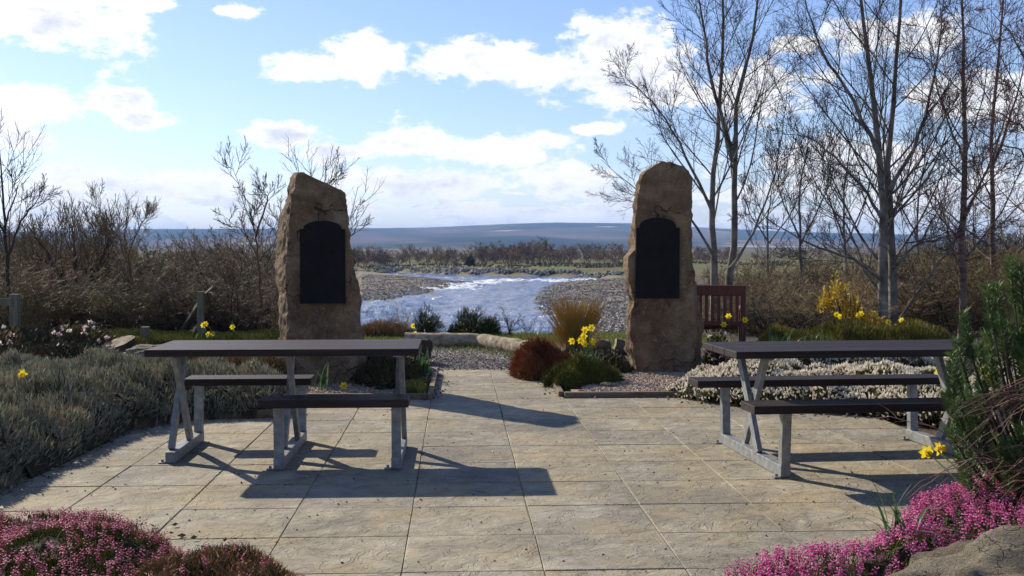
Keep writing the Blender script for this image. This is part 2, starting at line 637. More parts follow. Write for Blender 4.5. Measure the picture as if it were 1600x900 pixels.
MT['bark_grey'] = surf('grey_bark', [(.3, (.06, .05, .042)), (.5, (.165, .145, .122)), (.75, (.32, .285, .245))], 6, .9, .7, 20, .012, 7, .2, True, stretch=(1, 1, .6))
MT['bark_birch'] = surf('pinkish_birch_bark', [(.3, (.045, .026, .020)), (.5, (.13, .085, .068)), (.75, (.26, .20, .17))], 7, .85, .5, 20, .008, 7, .2, True, stretch=(.6, .6, 3))
MT['bark_dark'] = surf('dark_bark', [(.3, (.030, .022, .018)), (.6, (.075, .055, .042)), (.8, (.13, .10, .08))], 7, .9, .6, 22, .01, 7, .2, True)
MT['bark_orange'] = surf('orange_brown_bark', [(.3, (.08, .035, .02)), (.6, (.18, .085, .05)), (.8, (.26, .15, .10))], 7, .85, .5, 22, .006, 7, .2, True)
MT['twig'] = surf('twig_bark', [(.3, (.030, .020, .015)), (.6, (.075, .052, .039)), (.8, (.13, .098, .078))], 2.0, .75, 0, spec=.3, per_object=True)
MT['twig_red'] = surf('reddish_twig_bark', [(.3, (.075, .035, .03)), (.6, (.15, .075, .062)), (.8, (.22, .13, .11))], 2.0, .7, 0, spec=.3, per_object=True)
MT['twig_brush'] = surf('brush_twigs', [(.3, (.10, .066, .038)), (.5, (.22, .155, .092)), (.62, (.22, .185, .09)), (.8, (.42, .33, .235))], 1.3, .7, 0, spec=.35, per_object=True, oramp=[(0, (.75, .70, .64)), (.25, (1.2, 1.12, .92)), (.5, (1.05, 1.18, .78)), (.75, (.95, .85, .74)), (1, (1.4, 1.36, 1.16))])
MT['heath_core'] = surf('heather_stems', [(.3, (.022, .018, .010)), (.7, (.055, .045, .022))], 20, .95, .8, 60, .02)
MT['heath_grey'] = leafm('grey_green_heather', [(0, (.11, .11, .07)), (.5, (.34, .335, .245)), (.8, (.54, .53, .41)), (1, (.42, .28, .21))], .55)
MT['heath_green'] = leafm('green_heather', [(0, (.05, .065, .012)), (.6, (.17, .185, .030)), (1, (.32, .27, .06))], .45)
MT['heath_rust'] = leafm('rust_heather', [(0, (.12, .032, .016)), (.5, (.31, .095, .042)), (1, (.42, .24, .09))], .5)
MT['heath_brown'] = leafm('brown_heather', [(0, (.11, .08, .03)), (.5, (.28, .19, .08)), (.8, (.48, .26, .12)), (1, (.24, .23, .065))], .4)
MT['bloom_pink'] = leafm('pink_bells', [(0, (.45, .045, .19)), (.5, (.70, .13, .37)), (1, (.80, .36, .52))], .35)
MT['bloom_dusky'] = leafm('dusky_pink_bells', [(0, (.40, .07, .13)), (.5, (.66, .19, .31)), (1, (.78, .42, .46))], .45)
MT['bloom_white'] = leafm('white_bells', [(0, (.62, .54, .42)), (.5, (.82, .77, .67)), (1, (.90, .87, .80))], .6)
MT['petal_pale'] = leafm('pale_pink_petals', [(0, (.62, .32, .36)), (.5, (.78, .62, .60)), (1, (.88, .84, .78))], .35)
MT['petal_yellow'] = leafm('yellow_petals', [(0, (.78, .55, .012)), (.5, (.88, .72, .02)), (1, (.92, .80, .06))], .4)
MT['trumpet'] = leafm('deep_yellow_trumpet', [(0, (.84, .52, .006)), (1, (.88, .60, .012))], .35)
MT['daff_leaf'] = leafm('daffodil_leaf', [(0, (.035, .085, .03)), (.5, (.07, .15, .055)), (1, (.14, .20, .07))], .35, .45)
MT['dark_leaf'] = leafm('dark_shrub_leaf', [(0, (.025, .03, .010)), (.5, (.065, .065, .022)), (.8, (.12, .085, .035)), (1, (.16, .07, .04))], .25)
MT['lime_leaf'] = leafm('yellow_green_leaf', [(0, (.10, .12, .015)), (.5, (.22, .22, .03)), (1, (.38, .34, .06))], .35)
MT['gold_leaf'] = leafm('golden_conifer_sprays', [(0, (.22, .12, .015)), (.5, (.46, .31, .03)), (1, (.62, .48, .07))], .35)
MT['gorse'] = leafm('gorse_spines', [(0, (.028, .038, .014)), (.6, (.075, .090, .032)), (1, (.14, .15, .055))], .2)
MT['straw'] = leafm('straw_stems', [(0, (.24, .13, .035)), (.5, (.46, .30, .07)), (1, (.60, .45, .15))], .3)
MT['juniper'] = leafm('juniper_sprays', [(0, (.06, .065, .013)), (.5, (.21, .205, .038)), (1, (.38, .31, .08))], .55)
MT['needle'] = leafm('pine_needles', [(0, (.022, .048, .014)), (.6, (.065, .115, .030)), (1, (.13, .19, .05))], .2, .5)
MT['grass'] = leafm('grass_blades', [(0, (.06, .09, .015)), (.6, (.14, .17, .03)), (1, (.26, .25, .08))], .35)
MT['litter'] = leafm('dry_litter', [(0, (.03, .022, .016)), (.5, (.13, .085, .05)), (.8, (.32, .27, .20)), (1, (.55, .52, .46))], .1)
MT['pebble'] = leafm('river_pebbles', [(0, (.085, .070, .055)), (.5, (.215, .182, .148)), (1, (.42, .375, .32))], 0, .8)
MT['riprap'] = leafm('bank_rocks', [(0, (.05, .048, .042)), (.5, (.14, .132, .118)), (1, (.34, .325, .30))], 0, .85)
MT['far_twig'] = leafm('far_wood_twigs', [(0, (.09, .055, .042)), (.5, (.185, .122, .092)), (.8, (.21, .165, .085)), (1, (.29, .22, .16))], 0, .9)
MT['conifer'] = leafm('dark_conifer', [(0, (.010, .018, .010)), (1, (.03, .05, .022))], .1)

# ------------------------------------------------------------------ terrain and river
ZW = -4.0                        # water level below the garden
RIV = [gp(*p, ZW) for p in [(430, 700), (430, 476), (500, 471), (567, 469), (600, 468), (650, 462), (700, 450), (738, 441), (690, 436.5), (640, 431), (600, 426),
                            (570, 424.5), (640, 426), (700, 429), (800, 431.5), (900, 433), (938, 436), (900, 439), (868, 442), (850, 450), (838, 464), (834, 475), (848, 490),
                            (868, 506), (885, 520), (1000, 526), (1000, 700)]]
RIVP = np.array(RIV)[:, :2]
FARX = [430, 570, 640, 700, 800, 900, 938, 1000, 1300]
FARY = [gp(0, q, ZW)[1] for q in (424, 424, 426, 429, 431, 433, 436, 437, 438)]


def terrain(x, y):
    px = 800 + F * x / np.maximum(y, 1)
    sd = edist(RIVP, x, y)
    ins = inside(RIVP, x, y)
    fard = np.interp(px, FARX, FARY)
    far = sm(y, fard - 8, fard + 4)
    nz = vnoise(x * .35, y * .35)
    bar = ZW + np.minimum(.06 * sd, .45 + .004 * sd) + (nz - .5) * .25 * sm(sd, 0, 5)
    bank = ZW + np.minimum(.55 * sd, 1.0) + np.minimum(.012 * sd, .9) + (vnoise(x * .2, y * .2) - .5) * .5 * sm(sd, 0, 4)
    land = bar * (1 - far) + bank * far
    h = np.where(ins, ZW - np.minimum(.12 * sd, 1.0), land)
    # the garden and its bank
    side = np.maximum(sm(-x / np.maximum(y, 1), .17, .24), sm(x / np.maximum(y, 1), .12, .19))
    ye = 17.6 + .8 * side
    g = np.where(y < ye, 0.0, -(.33 * (1 - side) + .075 * side) * (y - ye))
    g = g + (vnoise(x * .8 + 9, y * .8) - .5) * .10 * sm(y, 16, 20)
    lo = np.where(side > .5, -2.6, -6.0)
    g = np.maximum(g, lo)
    wgt = side * sm(y, 60, 120)
    g = g * (1 - wgt) + np.minimum(g, h) * wgt
    out = np.where(y < 130, np.maximum(h, g), h)
    return out, sd, ins, far, px


NA, ND = 300, 240
ang = np.concatenate([np.linspace(-80, -32, 40)[:-1], np.linspace(-32, 32, NA - 78), np.linspace(32, 80, 40)[1:]])
dist = np.concatenate([np.linspace(.3, 26, 80), np.geomspace(26.5, 420, ND - 120), np.geomspace(430, 9000, 40)])
AA, DD = np.meshgrid(np.radians(ang), dist)
GX, GY = np.sin(AA) * DD, np.cos(AA) * DD - 7.0 * np.exp(-DD / 40)
Hh, SD, INS, FAR, PXX = terrain(GX, GY)
Hh = Hh - .035 * (GY < 17)
gravelz = ((GY > 55) & (FAR < .5) & (PXX > 520) & (PXX < 1010)) * (1 - sm(SD, 25, 60) * .6)
gravelz = gravelz * (1 - .75 * sm(vnoise(GX * .12 + 3, GY * .05), .56, .68) * sm(SD, 4, 10) * (PXX > 880))
greenz = np.maximum((1 - .8 * sm(GY, 300, 420)) * FAR * (.55 + .45 * sm(vnoise(GX * .02, GY * .02), .4, .6)), 0)
greenz = np.maximum(greenz, ((GY > 90) & (FAR < .5) & (PXX < 640)) * .75 * sm(SD, 14, 22))
greenz = greenz * sm(PXX, 520, 600)
nA = len(ang)
idx = np.arange(Hh.size).reshape(Hh.shape)
q = np.stack((idx[:-1, :-1], idx[:-1, 1:], idx[1:, 1:], idx[1:, :-1]), -1).reshape(-1, 4)
gm = bpy.data.materials.new('open_ground')
gm.use_nodes = True
k = NT(gm.node_tree)
tcn = k.n('ShaderNodeTexCoord')
ov = tcn.outputs['Object']
c_soil = k.ramp(k.noise(ov, .9, 8, .65), [(.3, (.045, .032, .020)), (.5, (.10, .075, .045)), (.7, (.14, .12, .055))])
c_grass = k.ramp(k.noise(ov, .06, 7, .6), [(.35, (.13, .10, .045)), (.5, (.13, .125, .035)), (.65, (.13, .165, .035))])
vo = k.n('ShaderNodeTexVoronoi')
vo.inputs['Scale'].default_value = 2.2
k.link(ov, vo.inputs['Vector'])
c_grav = k.mix(k.noise(ov, .15, 5, .6), k.ramp(vo.outputs['Color'], [(.1, (.12, .098, .078)), (.5, (.22, .182, .145)), (.9, (.33, .285, .235))]), (.20, .16, .11))
a1 = k.n('ShaderNodeAttribute', attribute_name='gravel')
a2 = k.n('ShaderNodeAttribute', attribute_name='green')
cc = k.mix(a2.outputs['Fac'], c_soil, c_grass)
cc = k.mix(a1.outputs['Fac'], cc, c_grav)
b = k.n('ShaderNodeBsdfPrincipled')
k.link(cc, b.inputs['Base Color'])
b.inputs['Roughness'].default_value = .95
b.inputs['Specular IOR Level'].default_value = .15
bn = k.n('ShaderNodeBump')
bn.inputs['Strength'].default_value = .8
bn.inputs['Distance'].default_value = .12
k.link(k.noise(ov, 3.0, 8, .7), bn.inputs['Height'])
k.link(bn.outputs[0], b.inputs['Normal'])
o = k.n('ShaderNodeOutputMaterial')
k.link(b.outputs[0], o.inputs[0])
ground = link('ground', mesh_np('ground', np.stack((GX, GY, Hh), -1), q, gm, smooth=True, attrs={'gravel': gravelz.ravel(), 'green': greenz.ravel()}))
tag(ground, kind='structure')

# water sheet
wa = np.concatenate([np.radians(np.linspace(-20, 10, 230))])
wd = np.geomspace(24, 262, 260)
WA, WD = np.meshgrid(wa, wd)
WX, WY = np.sin(WA) * WD, np.cos(WA) * WD
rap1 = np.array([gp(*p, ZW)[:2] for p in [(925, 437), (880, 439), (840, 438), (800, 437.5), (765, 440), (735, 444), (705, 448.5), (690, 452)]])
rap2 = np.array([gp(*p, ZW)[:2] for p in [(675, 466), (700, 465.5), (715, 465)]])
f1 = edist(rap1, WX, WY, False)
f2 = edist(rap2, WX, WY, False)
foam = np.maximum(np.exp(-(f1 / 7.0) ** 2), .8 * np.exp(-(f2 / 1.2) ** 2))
wm = bpy.data.materials.new('river_water')
wm.use_nodes = True
k = NT(wm.node_tree)
tcn = k.n('ShaderNodeTexCoord')
mp = k.n('ShaderNodeMapping')
mp.inputs['Scale'].default_value = (1.0, .55, 1.0)
mp.inputs['Rotation'].default_value = (0, 0, rad(20))
k.link(tcn.outputs['Object'], mp.inputs[0])
wv = mp.outputs[0]
n1 = k.noise(wv, .55, 7, .68, .4)
n2 = k.noise(wv, 2.4, 5, .6)
hh = k.math('ADD', n1, k.math('MULTIPLY', n2, .45))
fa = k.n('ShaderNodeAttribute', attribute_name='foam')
foam_glint = k.step(k.math('ADD', fa.outputs['Fac'], k.math('MULTIPLY', k.math('SUBTRACT', k.noise(wv, .9, 6, .7), .5), 2.4)), .74, 1.02)  # rapids foam, plus noise flecks painted white as glitter on the ripples
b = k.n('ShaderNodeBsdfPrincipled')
k.put(b.inputs['Base Color'], k.mix(foam_glint, (.030, .090, .27), (.84, .86, .88)))
k.put(b.inputs['Roughness'], k.math('ADD', k.math('MULTIPLY', foam_glint, .5), .12))
b.inputs['IOR'].default_value = 1.33
bn = k.n('ShaderNodeBump')
bn.inputs['Strength'].default_value = 1.0
bn.inputs['Distance'].default_value = 1.3
k.link(hh, bn.inputs['Height'])
k.link(bn.outputs[0], b.inputs['Normal'])
o = k.n('ShaderNodeOutputMaterial')
k.link(b.outputs[0], o.inputs[0])
idx = np.arange(WX.size).reshape(WX.shape)
q = np.stack((idx[:-1, :-1], idx[:-1, 1:], idx[1:, 1:], idx[1:, :-1]), -1).reshape(-1, 4)
WZ = ZW + (vnoise(WX * .45, WY * .3, 4) - .5) * .62 + foam * (vnoise(WX * 1.1, WY * 1.1) - .4) * .5
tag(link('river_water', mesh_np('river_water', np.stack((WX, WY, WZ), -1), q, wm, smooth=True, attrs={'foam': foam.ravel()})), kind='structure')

# hills
ha = np.radians(np.linspace(-40, 40, 260))
hd = np.concatenate([np.linspace(1500, 6200, 90), [6800, 7600]])
HA, HD = np.meshgrid(ha, hd)
HX, HY = np.tan(HA) * HD, HD
hpx = 800 + F * np.tan(HA)
top = np.interp(hpx, [-700, 0, 250, 440, 560, 650, 720, 800, 870, 980, 1080, 1230, 1400, 1600, 2300], [368, 364, 358.5, 358, 357, 357, 354, 351, 349, 350, 356, 363, 367, 366, 368])
ridge = H + (386 - top) / F * 5600
prof = sm(HD, 1600, 5600) ** 1.25
HZ = -4.5 + (ridge + 4.5) * prof * (1 + .0 * HD) + (vnoise(HX * .0012, HY * .0012, 4) - .5) * 60 * prof * (1 - prof) * 2
HZ += (vnoise(hpx * .02, HD * 0 + 3.3, 3) - .5) * 9 * sm(HD, 4500, 5600)
HZ = np.where(HD > 5700, HZ - (HD - 5700) * .06, HZ)
hm = bpy.data.materials.new('moor_and_forest')
hm.use_nodes = True
k = NT(hm.node_tree)
tcn = k.n('ShaderNodeTexCoord')
mp = k.n('ShaderNodeMapping')
mp.inputs['Scale'].default_value = (.0011, .00055, .001)
k.link(tcn.outputs['Object'], mp.inputs[0])
hv = mp.outputs[0]
moor = k.ramp(k.noise(hv, 1.6, 6, .6), [(.35, (.03, .045, .022)), (.46, (.06, .06, .035)), (.54, (.13, .09, .08)), (.66, (.21, .17, .12))])
fields = k.mix(k.step(k.noise(hv, 2.3, 3, .5), .60, .66), moor, (.42, .36, .20))
moor = k.mix(k.step(k.noise(hv, 1.1, 4, .5), .50, .54), fields, (.018, .028, .018))
b = k.n('ShaderNodeBsdfPrincipled')
k.link(moor, b.inputs['Base Color'])
b.inputs['Roughness'].default_value = 1
b.inputs['Specular IOR Level'].default_value = 0
o = k.n('ShaderNodeOutputMaterial')
k.link(b.outputs[0], o.inputs[0])
idx = np.arange(HX.size).reshape(HX.shape)
q = np.stack((idx[:-1, :-1], idx[:-1, 1:], idx[1:, 1:], idx[1:, :-1]), -1).reshape(-1, 4)
tag(link('hills', mesh_np('hills', np.stack((HX, HY, HZ), -1), q, hm, smooth=True)), kind='structure')

# ------------------------------------------------------------------ paving
PA = math.atan(86 / F)           # the paving runs 2.8 degrees to the left of the view
CA, SA = math.cos(PA), math.sin(PA)


def pav(xp, yp):
    return (xp * CA - yp * SA, xp * SA + yp * CA)


BEDS = {
    'grey': [(-2.90, 5.3), (-2.88, 8.5), (-2.54, 9.0), (-1.92, 9.1), (-1.97, 10.35), (-2.9, 10.9), (-6.5, 10.9), (-6.5, 5.2)],
    'left_stone': [(-1.97, 10.28), (-.76, 10.28), (-.86, 12.6), (-1.0, 14.2), (-3.6, 14.2), (-3.2, 10.7)],
    'right_stone': [(.47, 10.42), (1.62, 10.42), (2.2, 11.3), (5.5, 11.2), (8, 12), (8, 18), (2.4, 18), (1.2, 15.2), (.32, 14.4), (.36, 12.7)],
    'white': [(1.42, 10.5), (1.72, 9.98), (2.1, 9.62), (2.9, 9.2), (3.32, 8.7), (3.5, 7.9), (3.6, 7.0), (6.5, 7.0), (6.5, 11.2), (5.5, 11.3), (3, 11.5), (1.9, 11.3)],
    'pink_right': [(.56, 4.0), (.80, 4.38), (1.0, 4.52), (1.4, 4.60), (1.72, 5.08), (2.0, 5.62), (2.35, 5.95), (2.8, 6.3), (4.2, 6.5), (4.2, 2.8), (2.95, 2.8), (2.85, 4.1), (2.55, 4.5), (2.0, 4.52), (1.55, 4.25), (1.3, 3.95), (1.25, 2.8), (.8, 2.8)],
    'pink_left': [(-3.6, 5.75), (-2.4, 5.55), (-1.95, 5.5), (-1.6, 5.2), (-1.42, 4.8), (-1.3, 4.5), (-1.55, 3.9), (-1.6, 2.6), (-3.6, 2.6)],
    'brown': [(-1.55, 4.6), (-1.25, 4.78), (-1.0, 4.65), (-.8, 4.4), (-.7, 4.1), (-.75, 3.0), (-1.7, 3.0), (-1.55, 3.9)],
}
rng = np.random.default_rng(5)
x0, x1 = .375 - .615 * 5 - .02, .375 + .615 * 5 + .02
pv = [pav(x0, 2.3), pav(x1, 2.3), pav(x1, 10.32), pav(1.0, 10.32), pav(1.0, 12.74), pav(-.245, 12.74), pav(-.245, 10.32), pav(x0, 10.32)]
# mortar bed of the plaza and of the path: two sheets butted end to end
jv = [(*pav(x0, 2.3), -.005), (*pav(x1, 2.3), -.005), (*pav(x1, 10.3), -.005), (*pav(x0, 10.3), -.005), (*pav(-.24, 10.3), -.005), (*pav(1.0, 10.3), -.005), (*pav(1.0, 12.73), -.005), (*pav(-.24, 12.73), -.005)]
paving = tag(link('paving', mesh_np('paving', jv, [(0, 1, 2, 3), (4, 5, 6, 7)], MT['joint'])), kind='structure')


def slab_mesh(i, lx, ly):
    r = np.random.default_rng(i)
    bx = .004
    ring = []
    for inset, z in ((0, -.04), (0, -.006), (bx, 0.0)):
        a, c = lx / 2 - inset, ly / 2 - inset
        pts = [(-a, -c), (0, -c), (a, -c), (a, 0), (a, c), (0, c), (-a, c), (-a, 0)]
        ring.append([(p[0] + r.uniform(-.003, .003), p[1] + r.uniform(-.003, .003), z) for p in pts])
    v = ring[0] + ring[1] + ring[2] + [(0, 0, .001)]
    f = []
    for k_ in range(2):
        for j in range(8):
            a, b_ = k_ * 8 + j, k_ * 8 + (j + 1) % 8
            f += [(a, b_, b_ + 8), (a, b_ + 8, a + 8)]
    for j in range(8):
        f.append((16 + j, 16 + (j + 1) % 8, 24))
    return mesh_np('slab', v, f, MT['slab'])


variants = [slab_mesh(i, .6125, .6075) for i in range(6)]
for r_ in range(-4, 13):
    for c_ in range(-5, 5):
        xc, yc = .375 + .615 * (c_ + .5), 4.79 + .61 * (r_ + .5)
        if r_ >= 9 and not (-1 <= c_ <= 0):
            continue
        wx, wy = pav(xc, yc)
        if any(inside(np.array(BEDS[b_]), np.array(wx), np.array(wy)) and edist(np.array(BEDS[b_]), np.array(wx), np.array(wy)) > .45 for b_ in BEDS):
            continue
        o = link('slab', variants[rng.integers(6)], paving, (wx, wy, rng.uniform(-.0015, .0015)), (rng.normal(0, .0012), rng.normal(0, .0012), PA + rng.normal(0, .003) + math.pi * rng.integers(0, 2)))

# gravel path beyond the slabs, turf strip along the bank
def sheet(name, poly, z, mat, kind='structure', bumpy=0.0, res=.12):
    poly = np.array(poly)
    xs = np.arange(poly[:, 0].min(), poly[:, 0].max() + res, res)
    ys = np.arange(poly[:, 1].min(), poly[:, 1].max() + res, res)
    GX_, GY_ = np.meshgrid(xs, ys)
    ok = inside(poly, GX_, GY_) | (edist(poly, GX_, GY_) < res * .6)
    id_ = -np.ones(GX_.shape, int)
    id_[ok] = np.arange(ok.sum())
    a, b_, c_, d_ = id_[:-1, :-1], id_[:-1, 1:], id_[1:, 1:], id_[1:, :-1]
    g = (a >= 0) & (b_ >= 0) & (c_ >= 0) & (d_ >= 0)
    zz = z + bumpy * (vnoise(GX_ * 4, GY_ * 4) - .5)
    V_ = np.stack((GX_, GY_, zz), -1)[ok]
    return tag(link(name, mesh_np(name, V_, np.stack((a, b_, c_, d_), -1)[g], mat, smooth=True)), kind=kind)


sheet('gravel_path', [(-1.0, 12.7), (.55, 12.7), (.9, 14.2), (-.1, 15.9), (-1.3, 15.9), (-1.25, 14)], -.008, MT['gravel'], bumpy=.02)
sheet('turf_strip', [(-6, 15.6), (-1.4, 15.6), (-.9, 15.9), (-.2, 15.8), (.9, 14.5), (1.6, 15.0), (3.2, 16), (3.2, 17.6), (-6, 17.6)], .025, MT['turf'], bumpy=.05)
sheet('gravel_bed', [(-2.4, 10.3), (-.8, 10.3), (-.9, 12.6), (-1.0, 13.8), (-2.9, 13.8)], .012, MT['tan_gravel'], bumpy=.02)
sheet('soil_bed', BEDS['right_stone'], .012, MT['soil'], bumpy=.03)
sheet('gravel_patch', [(.56, 10.46), (1.66, 10.46), (1.9, 11.2), (2.0, 12.6), (.95, 12.6), (.8, 11.3)], .036, MT['tan_gravel'], bumpy=.025)
sheet('soil_bed', [(-6.5, 10.85), (-2.45, 10.4), (-2.9, 14.2), (-2.9, 15.6), (-9, 15.6), (-9, 11)], .012, MT['soil'], bumpy=.06)

# ------------------------------------------------------------------ timber edging boards
def board(p, q_, h, t, label):
    p, q_ = Vector(p), Vector(q_)
    d = q_ - p
    L = d.length
    m = MB()
    m.box(0, L, -t / 2, t / 2, -.03, h)
    o = m.build('edging_board', MT['timber'], None, .006, (p.x, p.y, 0), (0, 0, math.atan2(d.y, d.x)))
    return tag(o, label, 'edging', 'timber edging of the beds')


board((-3.0, 5.4), (-2.985, 7.1), .085, .05, 'timber edging board along the near part of the grey heather bed')
board((-2.985, 7.12), (-2.97, 8.6), .085, .05, 'timber edging board along the grey heather bed, before it turns the corner')
board((-2.95, 8.64), (-2.6, 9.08), .075, .05, 'short slanting timber edging board at the corner of the grey heather bed')
board((-2.57, 9.1), (-1.93, 9.16), .07, .05, 'timber edging board behind the left picnic table, below the dark heather')
board((-1.93, 9.2), (-1.95, 10.2), .07, .05, 'edging board running back from the left table towards the left standing stone')
board((-1.92, 10.25), (-.78, 10.25), .055, .05, 'edging board in front of the gravel bed of the left standing stone')
board((-.75, 10.22), (-.84, 12.3), .06, .05, 'edging board along the left side of the slab path')
board((.49, 10.4), (1.62, 10.45), .05, .055, 'edging board in front of the gravel bed of the right standing stone')
board((.46, 10.43), (.40, 12.4), .05, .05, 'edging board along the right side of the slab path beside the heathers')

# ------------------------------------------------------------------ picnic tables
def table_plank(L, Wp, t, x, y, z, parent, name='plank'):
    m = MB()
    m.box(x - L / 2, x + L / 2, y - Wp / 2, y + Wp / 2, z - t, z)
    return m.build(name, MT['wood_dark'], parent, .005)


def frame(parent, x, y0, y1, posts, zt=.70):
    """one steel frame: ground rail, X legs, bench posts"""
    fr = MB()
    fr.box(x - .032, x + .032, y0, y1, 0.004, .075)
    rail = fr.build('ground_rail', MT['galv'], parent, .004)
    for s, off in ((1, -.017), (-1, .017)):
        lg = MB()
        lg.bar((x + off, -.19 * s, .073), (x + off, .21 * s, zt), .033, .07)
        lg.build('leg', MT['galv'], parent, .003)
    cb = MB()
    cb.box(x - .03, x + .03, -.33, .33, zt - .012, zt + .0)
    cb.build('top_bracket', MT['galv'], parent)
    for yb, yt in posts:
        pm = MB()
        pm.bar((x, yb, .073), (x, yt, .41), .058, .058)
        pm.build('bench_post', MT['galv'], parent, .004)
    for yy in (y0 + .02, y1 - .02):
        fm = MB()
        fm.box(x - .075, x - .033, yy - .03, yy + .03, .003, .010)
        ft = fm.build('foot_plate', MT['galv'], parent)
        bm_ = MB()
        bm_.box(x - .062, x - .046, yy - .008, yy + .008, .010, .026)
        bm_.build('anchor_bolt', MT['galv'], ft)


def table_top(parent, L):
    for i, (y, wd_) in enumerate(((-.25, .243), (0, .243), (.25, .243))):
        table_plank(L, wd_, .046, 0, y, .746, parent)


# left one: open to wheelchairs, benches staggered
p = gp(440, 700)
cx, cy = -1.49, 7.52
tl = thing('picnic_table', 'dark wooden picnic table with two short staggered benches, left of the path', 'picnic table', (cx, cy, 0), PA, 'picnic tables on the paving')
table_top(tl, 1.74)
frame(tl, -.735, -.29, .55, [(.52, .54)])
frame(tl, 0.0, -.55, .55, [(-.52, -.54), (.52, .54)])
frame(tl, .735, -.55, .29, [(-.52, -.54)])
table_plank(.90, .25, .05, -.375, .575, .462, tl, 'bench_seat')
table_plank(.92, .25, .05, .36, -.575, .462, tl, 'bench_seat')
# right one
tr = thing('picnic_table', 'dark wooden picnic table with two long benches, beside the white heather', 'picnic table', (2.28, 7.45, 0), rad(6.8), 'picnic tables on the paving')
table_top(tr, 1.86)
frame(tr, -.70, -.63, .60, [(-.60, -.62), (.56, .58)])
frame(tr, .70, -.63, .60, [(-.60, -.62), (.56, .58)])
table_plank(1.86, .25, .05, -.02, -.65, .462, tr, 'bench_seat')
table_plank(1.86, .25, .05, 0, .60, .462, tr, 'bench_seat')

# ------------------------------------------------------------------ standing stones
def stone(name, label, y, levels, depth, plaque, seed, plab, base_z=-.15):
    """levels: rows of (py, x back-left, x front-left, x front-right, x back-right) in px at depth y"""
    lv = sorted(levels, key=lambda r: -r[0])
    zs = np.array([at(800, r[0], y)[2] for r in lv])
    cols = [np.array([at(r[i], 450, y)[0] for r in lv]) for i in range(1, 5)]
    zz = np.linspace(base_z, zs[-1], 90)
    bl, fl, fr_, br = [np.interp(zz, zs, c) for c in cols]
    thz = depth * (1 - .25 * zz / zs[-1])
    bl, br = bl * (y + thz) / y, br * (y + thz) / y
    rows = []
    n = 104
    t = np.arange(n) / n * 4
    top = zs[-1]
    for i, z in enumerate(zz):
        dz = top - z
        sh = 1.0
        th = depth * (1 - .25 * z / top) * sh
        cr = np.array([(fl[i], 0), (fr_[i], 0), (br[i], th), (bl[i], th)])
        k0 = t.astype(int) % 4
        f = (t - t.astype(int))[:, None]
        f = f * f * (3 - 2 * f) * .35 + f * .65
        pts = cr[k0] * (1 - f) + cr[(k0 + 1) % 4] * f
        # round the corners
        for _ in range(2):
            pts = (np.roll(pts, 1, 0) + 2 * pts + np.roll(pts, -1, 0)) / 4
        rows.append(np.column_stack((pts[:, 0], y + pts[:, 1], np.full(n, z))))
    V_ = np.array(rows)
    ctr = V_.mean(1, keepdims=True)
    # close the top by a few shrinking rings
    caps = []
    for s_, up in ((.86, .012), (.6, .022), (.3, .028), (.04, .03)):
        c_ = V_[-1] * s_ + ctr[-1] * (1 - s_)
        c_ = c_ + np.array((0, 0, up))
        caps.append(c_)
    V_ = np.concatenate([V_, np.array(caps)])
    # rough surface
    flat = V_.reshape(-1, 3)
    nrm = unit(flat - np.repeat(np.concatenate([ctr, np.repeat(ctr[-1:], 4, 0)]), n, 0)[:, 0, :].reshape(-1, 3) if False else flat - np.repeat(np.concatenate([ctr, np.repeat(ctr[-1:] - np.array((0, 0, .2)), 4, 0)])[:, 0, :], n, 0))
    off = np.array([mnoise.fractal(Vector(p_ * 2.2 + seed), 1.0, 2.1, 5) * .035 + mnoise.fractal(Vector(p_ * 9 + seed), .8, 2.1, 5) * .028 + (abs(mnoise.noise(Vector(p_ * 3.7 + seed))) * -.05) for p_ in flat])
    front = (flat[:, 1] - y) < .03
    off[front] *= .6
    flat = flat + nrm * off[:, None]
    R_ = V_.shape[0]
    idx_ = np.arange(R_ * n).reshape(R_, n)
    q_ = np.stack((idx_[:-1], np.roll(idx_[:-1], -1, 1), np.roll(idx_[1:], -1, 1), idx_[1:]), -1).reshape(-1, 4)
    base = np.array(((fl[0] + fr_[0]) / 2, y + depth / 2, 0))
    root = thing(name, label, 'standing stone', base, 0, 'standing stones')
    part('stone', flat, q_, MT['stone'], root, smooth=True)
    # arched plaque with small shoulders
    xa, xb, yt_, ysh, yb = plaque
    X0, X1 = at(xa, 450, y)[0], at(xb, 450, y)[0]
    Zt, Zs, Zb = at(800, yt_, y)[2], at(800, ysh, y)[2], at(800, yb, y)[2]
    sh = (X1 - X0) * .08
    pts = [(X0, Zb), (X1, Zb), (X1, Zs)]
    for a in np.linspace(0, math.pi, 25):
        pts.append(((X0 + X1) / 2 + math.cos(a) * ((X1 - X0) / 2 - sh), Zs + math.sin(a) ** .9 * (Zt - Zs)))
    pts.append((X0, Zs))
    pts = np.array(pts)
    c_ = pts.mean(0)
    m = len(pts)

    def slab2(nm, pts_, y0, y1, mat, par):
        Vp = np.concatenate([np.column_stack((pts_[:, 0], np.full(m, y0), pts_[:, 1])), np.column_stack((pts_[:, 0], np.full(m, y1), pts_[:, 1])), [(c_[0], y0, c_[1])]])
        Fp = [(i, (i + 1) % m, 2 * m) for i in range(m)] + [t_ for i in range(m) for t_ in ((i, i + m, (i + 1) % m + m), (i, (i + 1) % m + m, (i + 1) % m))]
        return part(nm, Vp, np.array(Fp), mat, par)
    pl = slab2('plaque', pts, y - .035, y + .08, MT['plaque'], root)
    pl['label'] = plab
    return root


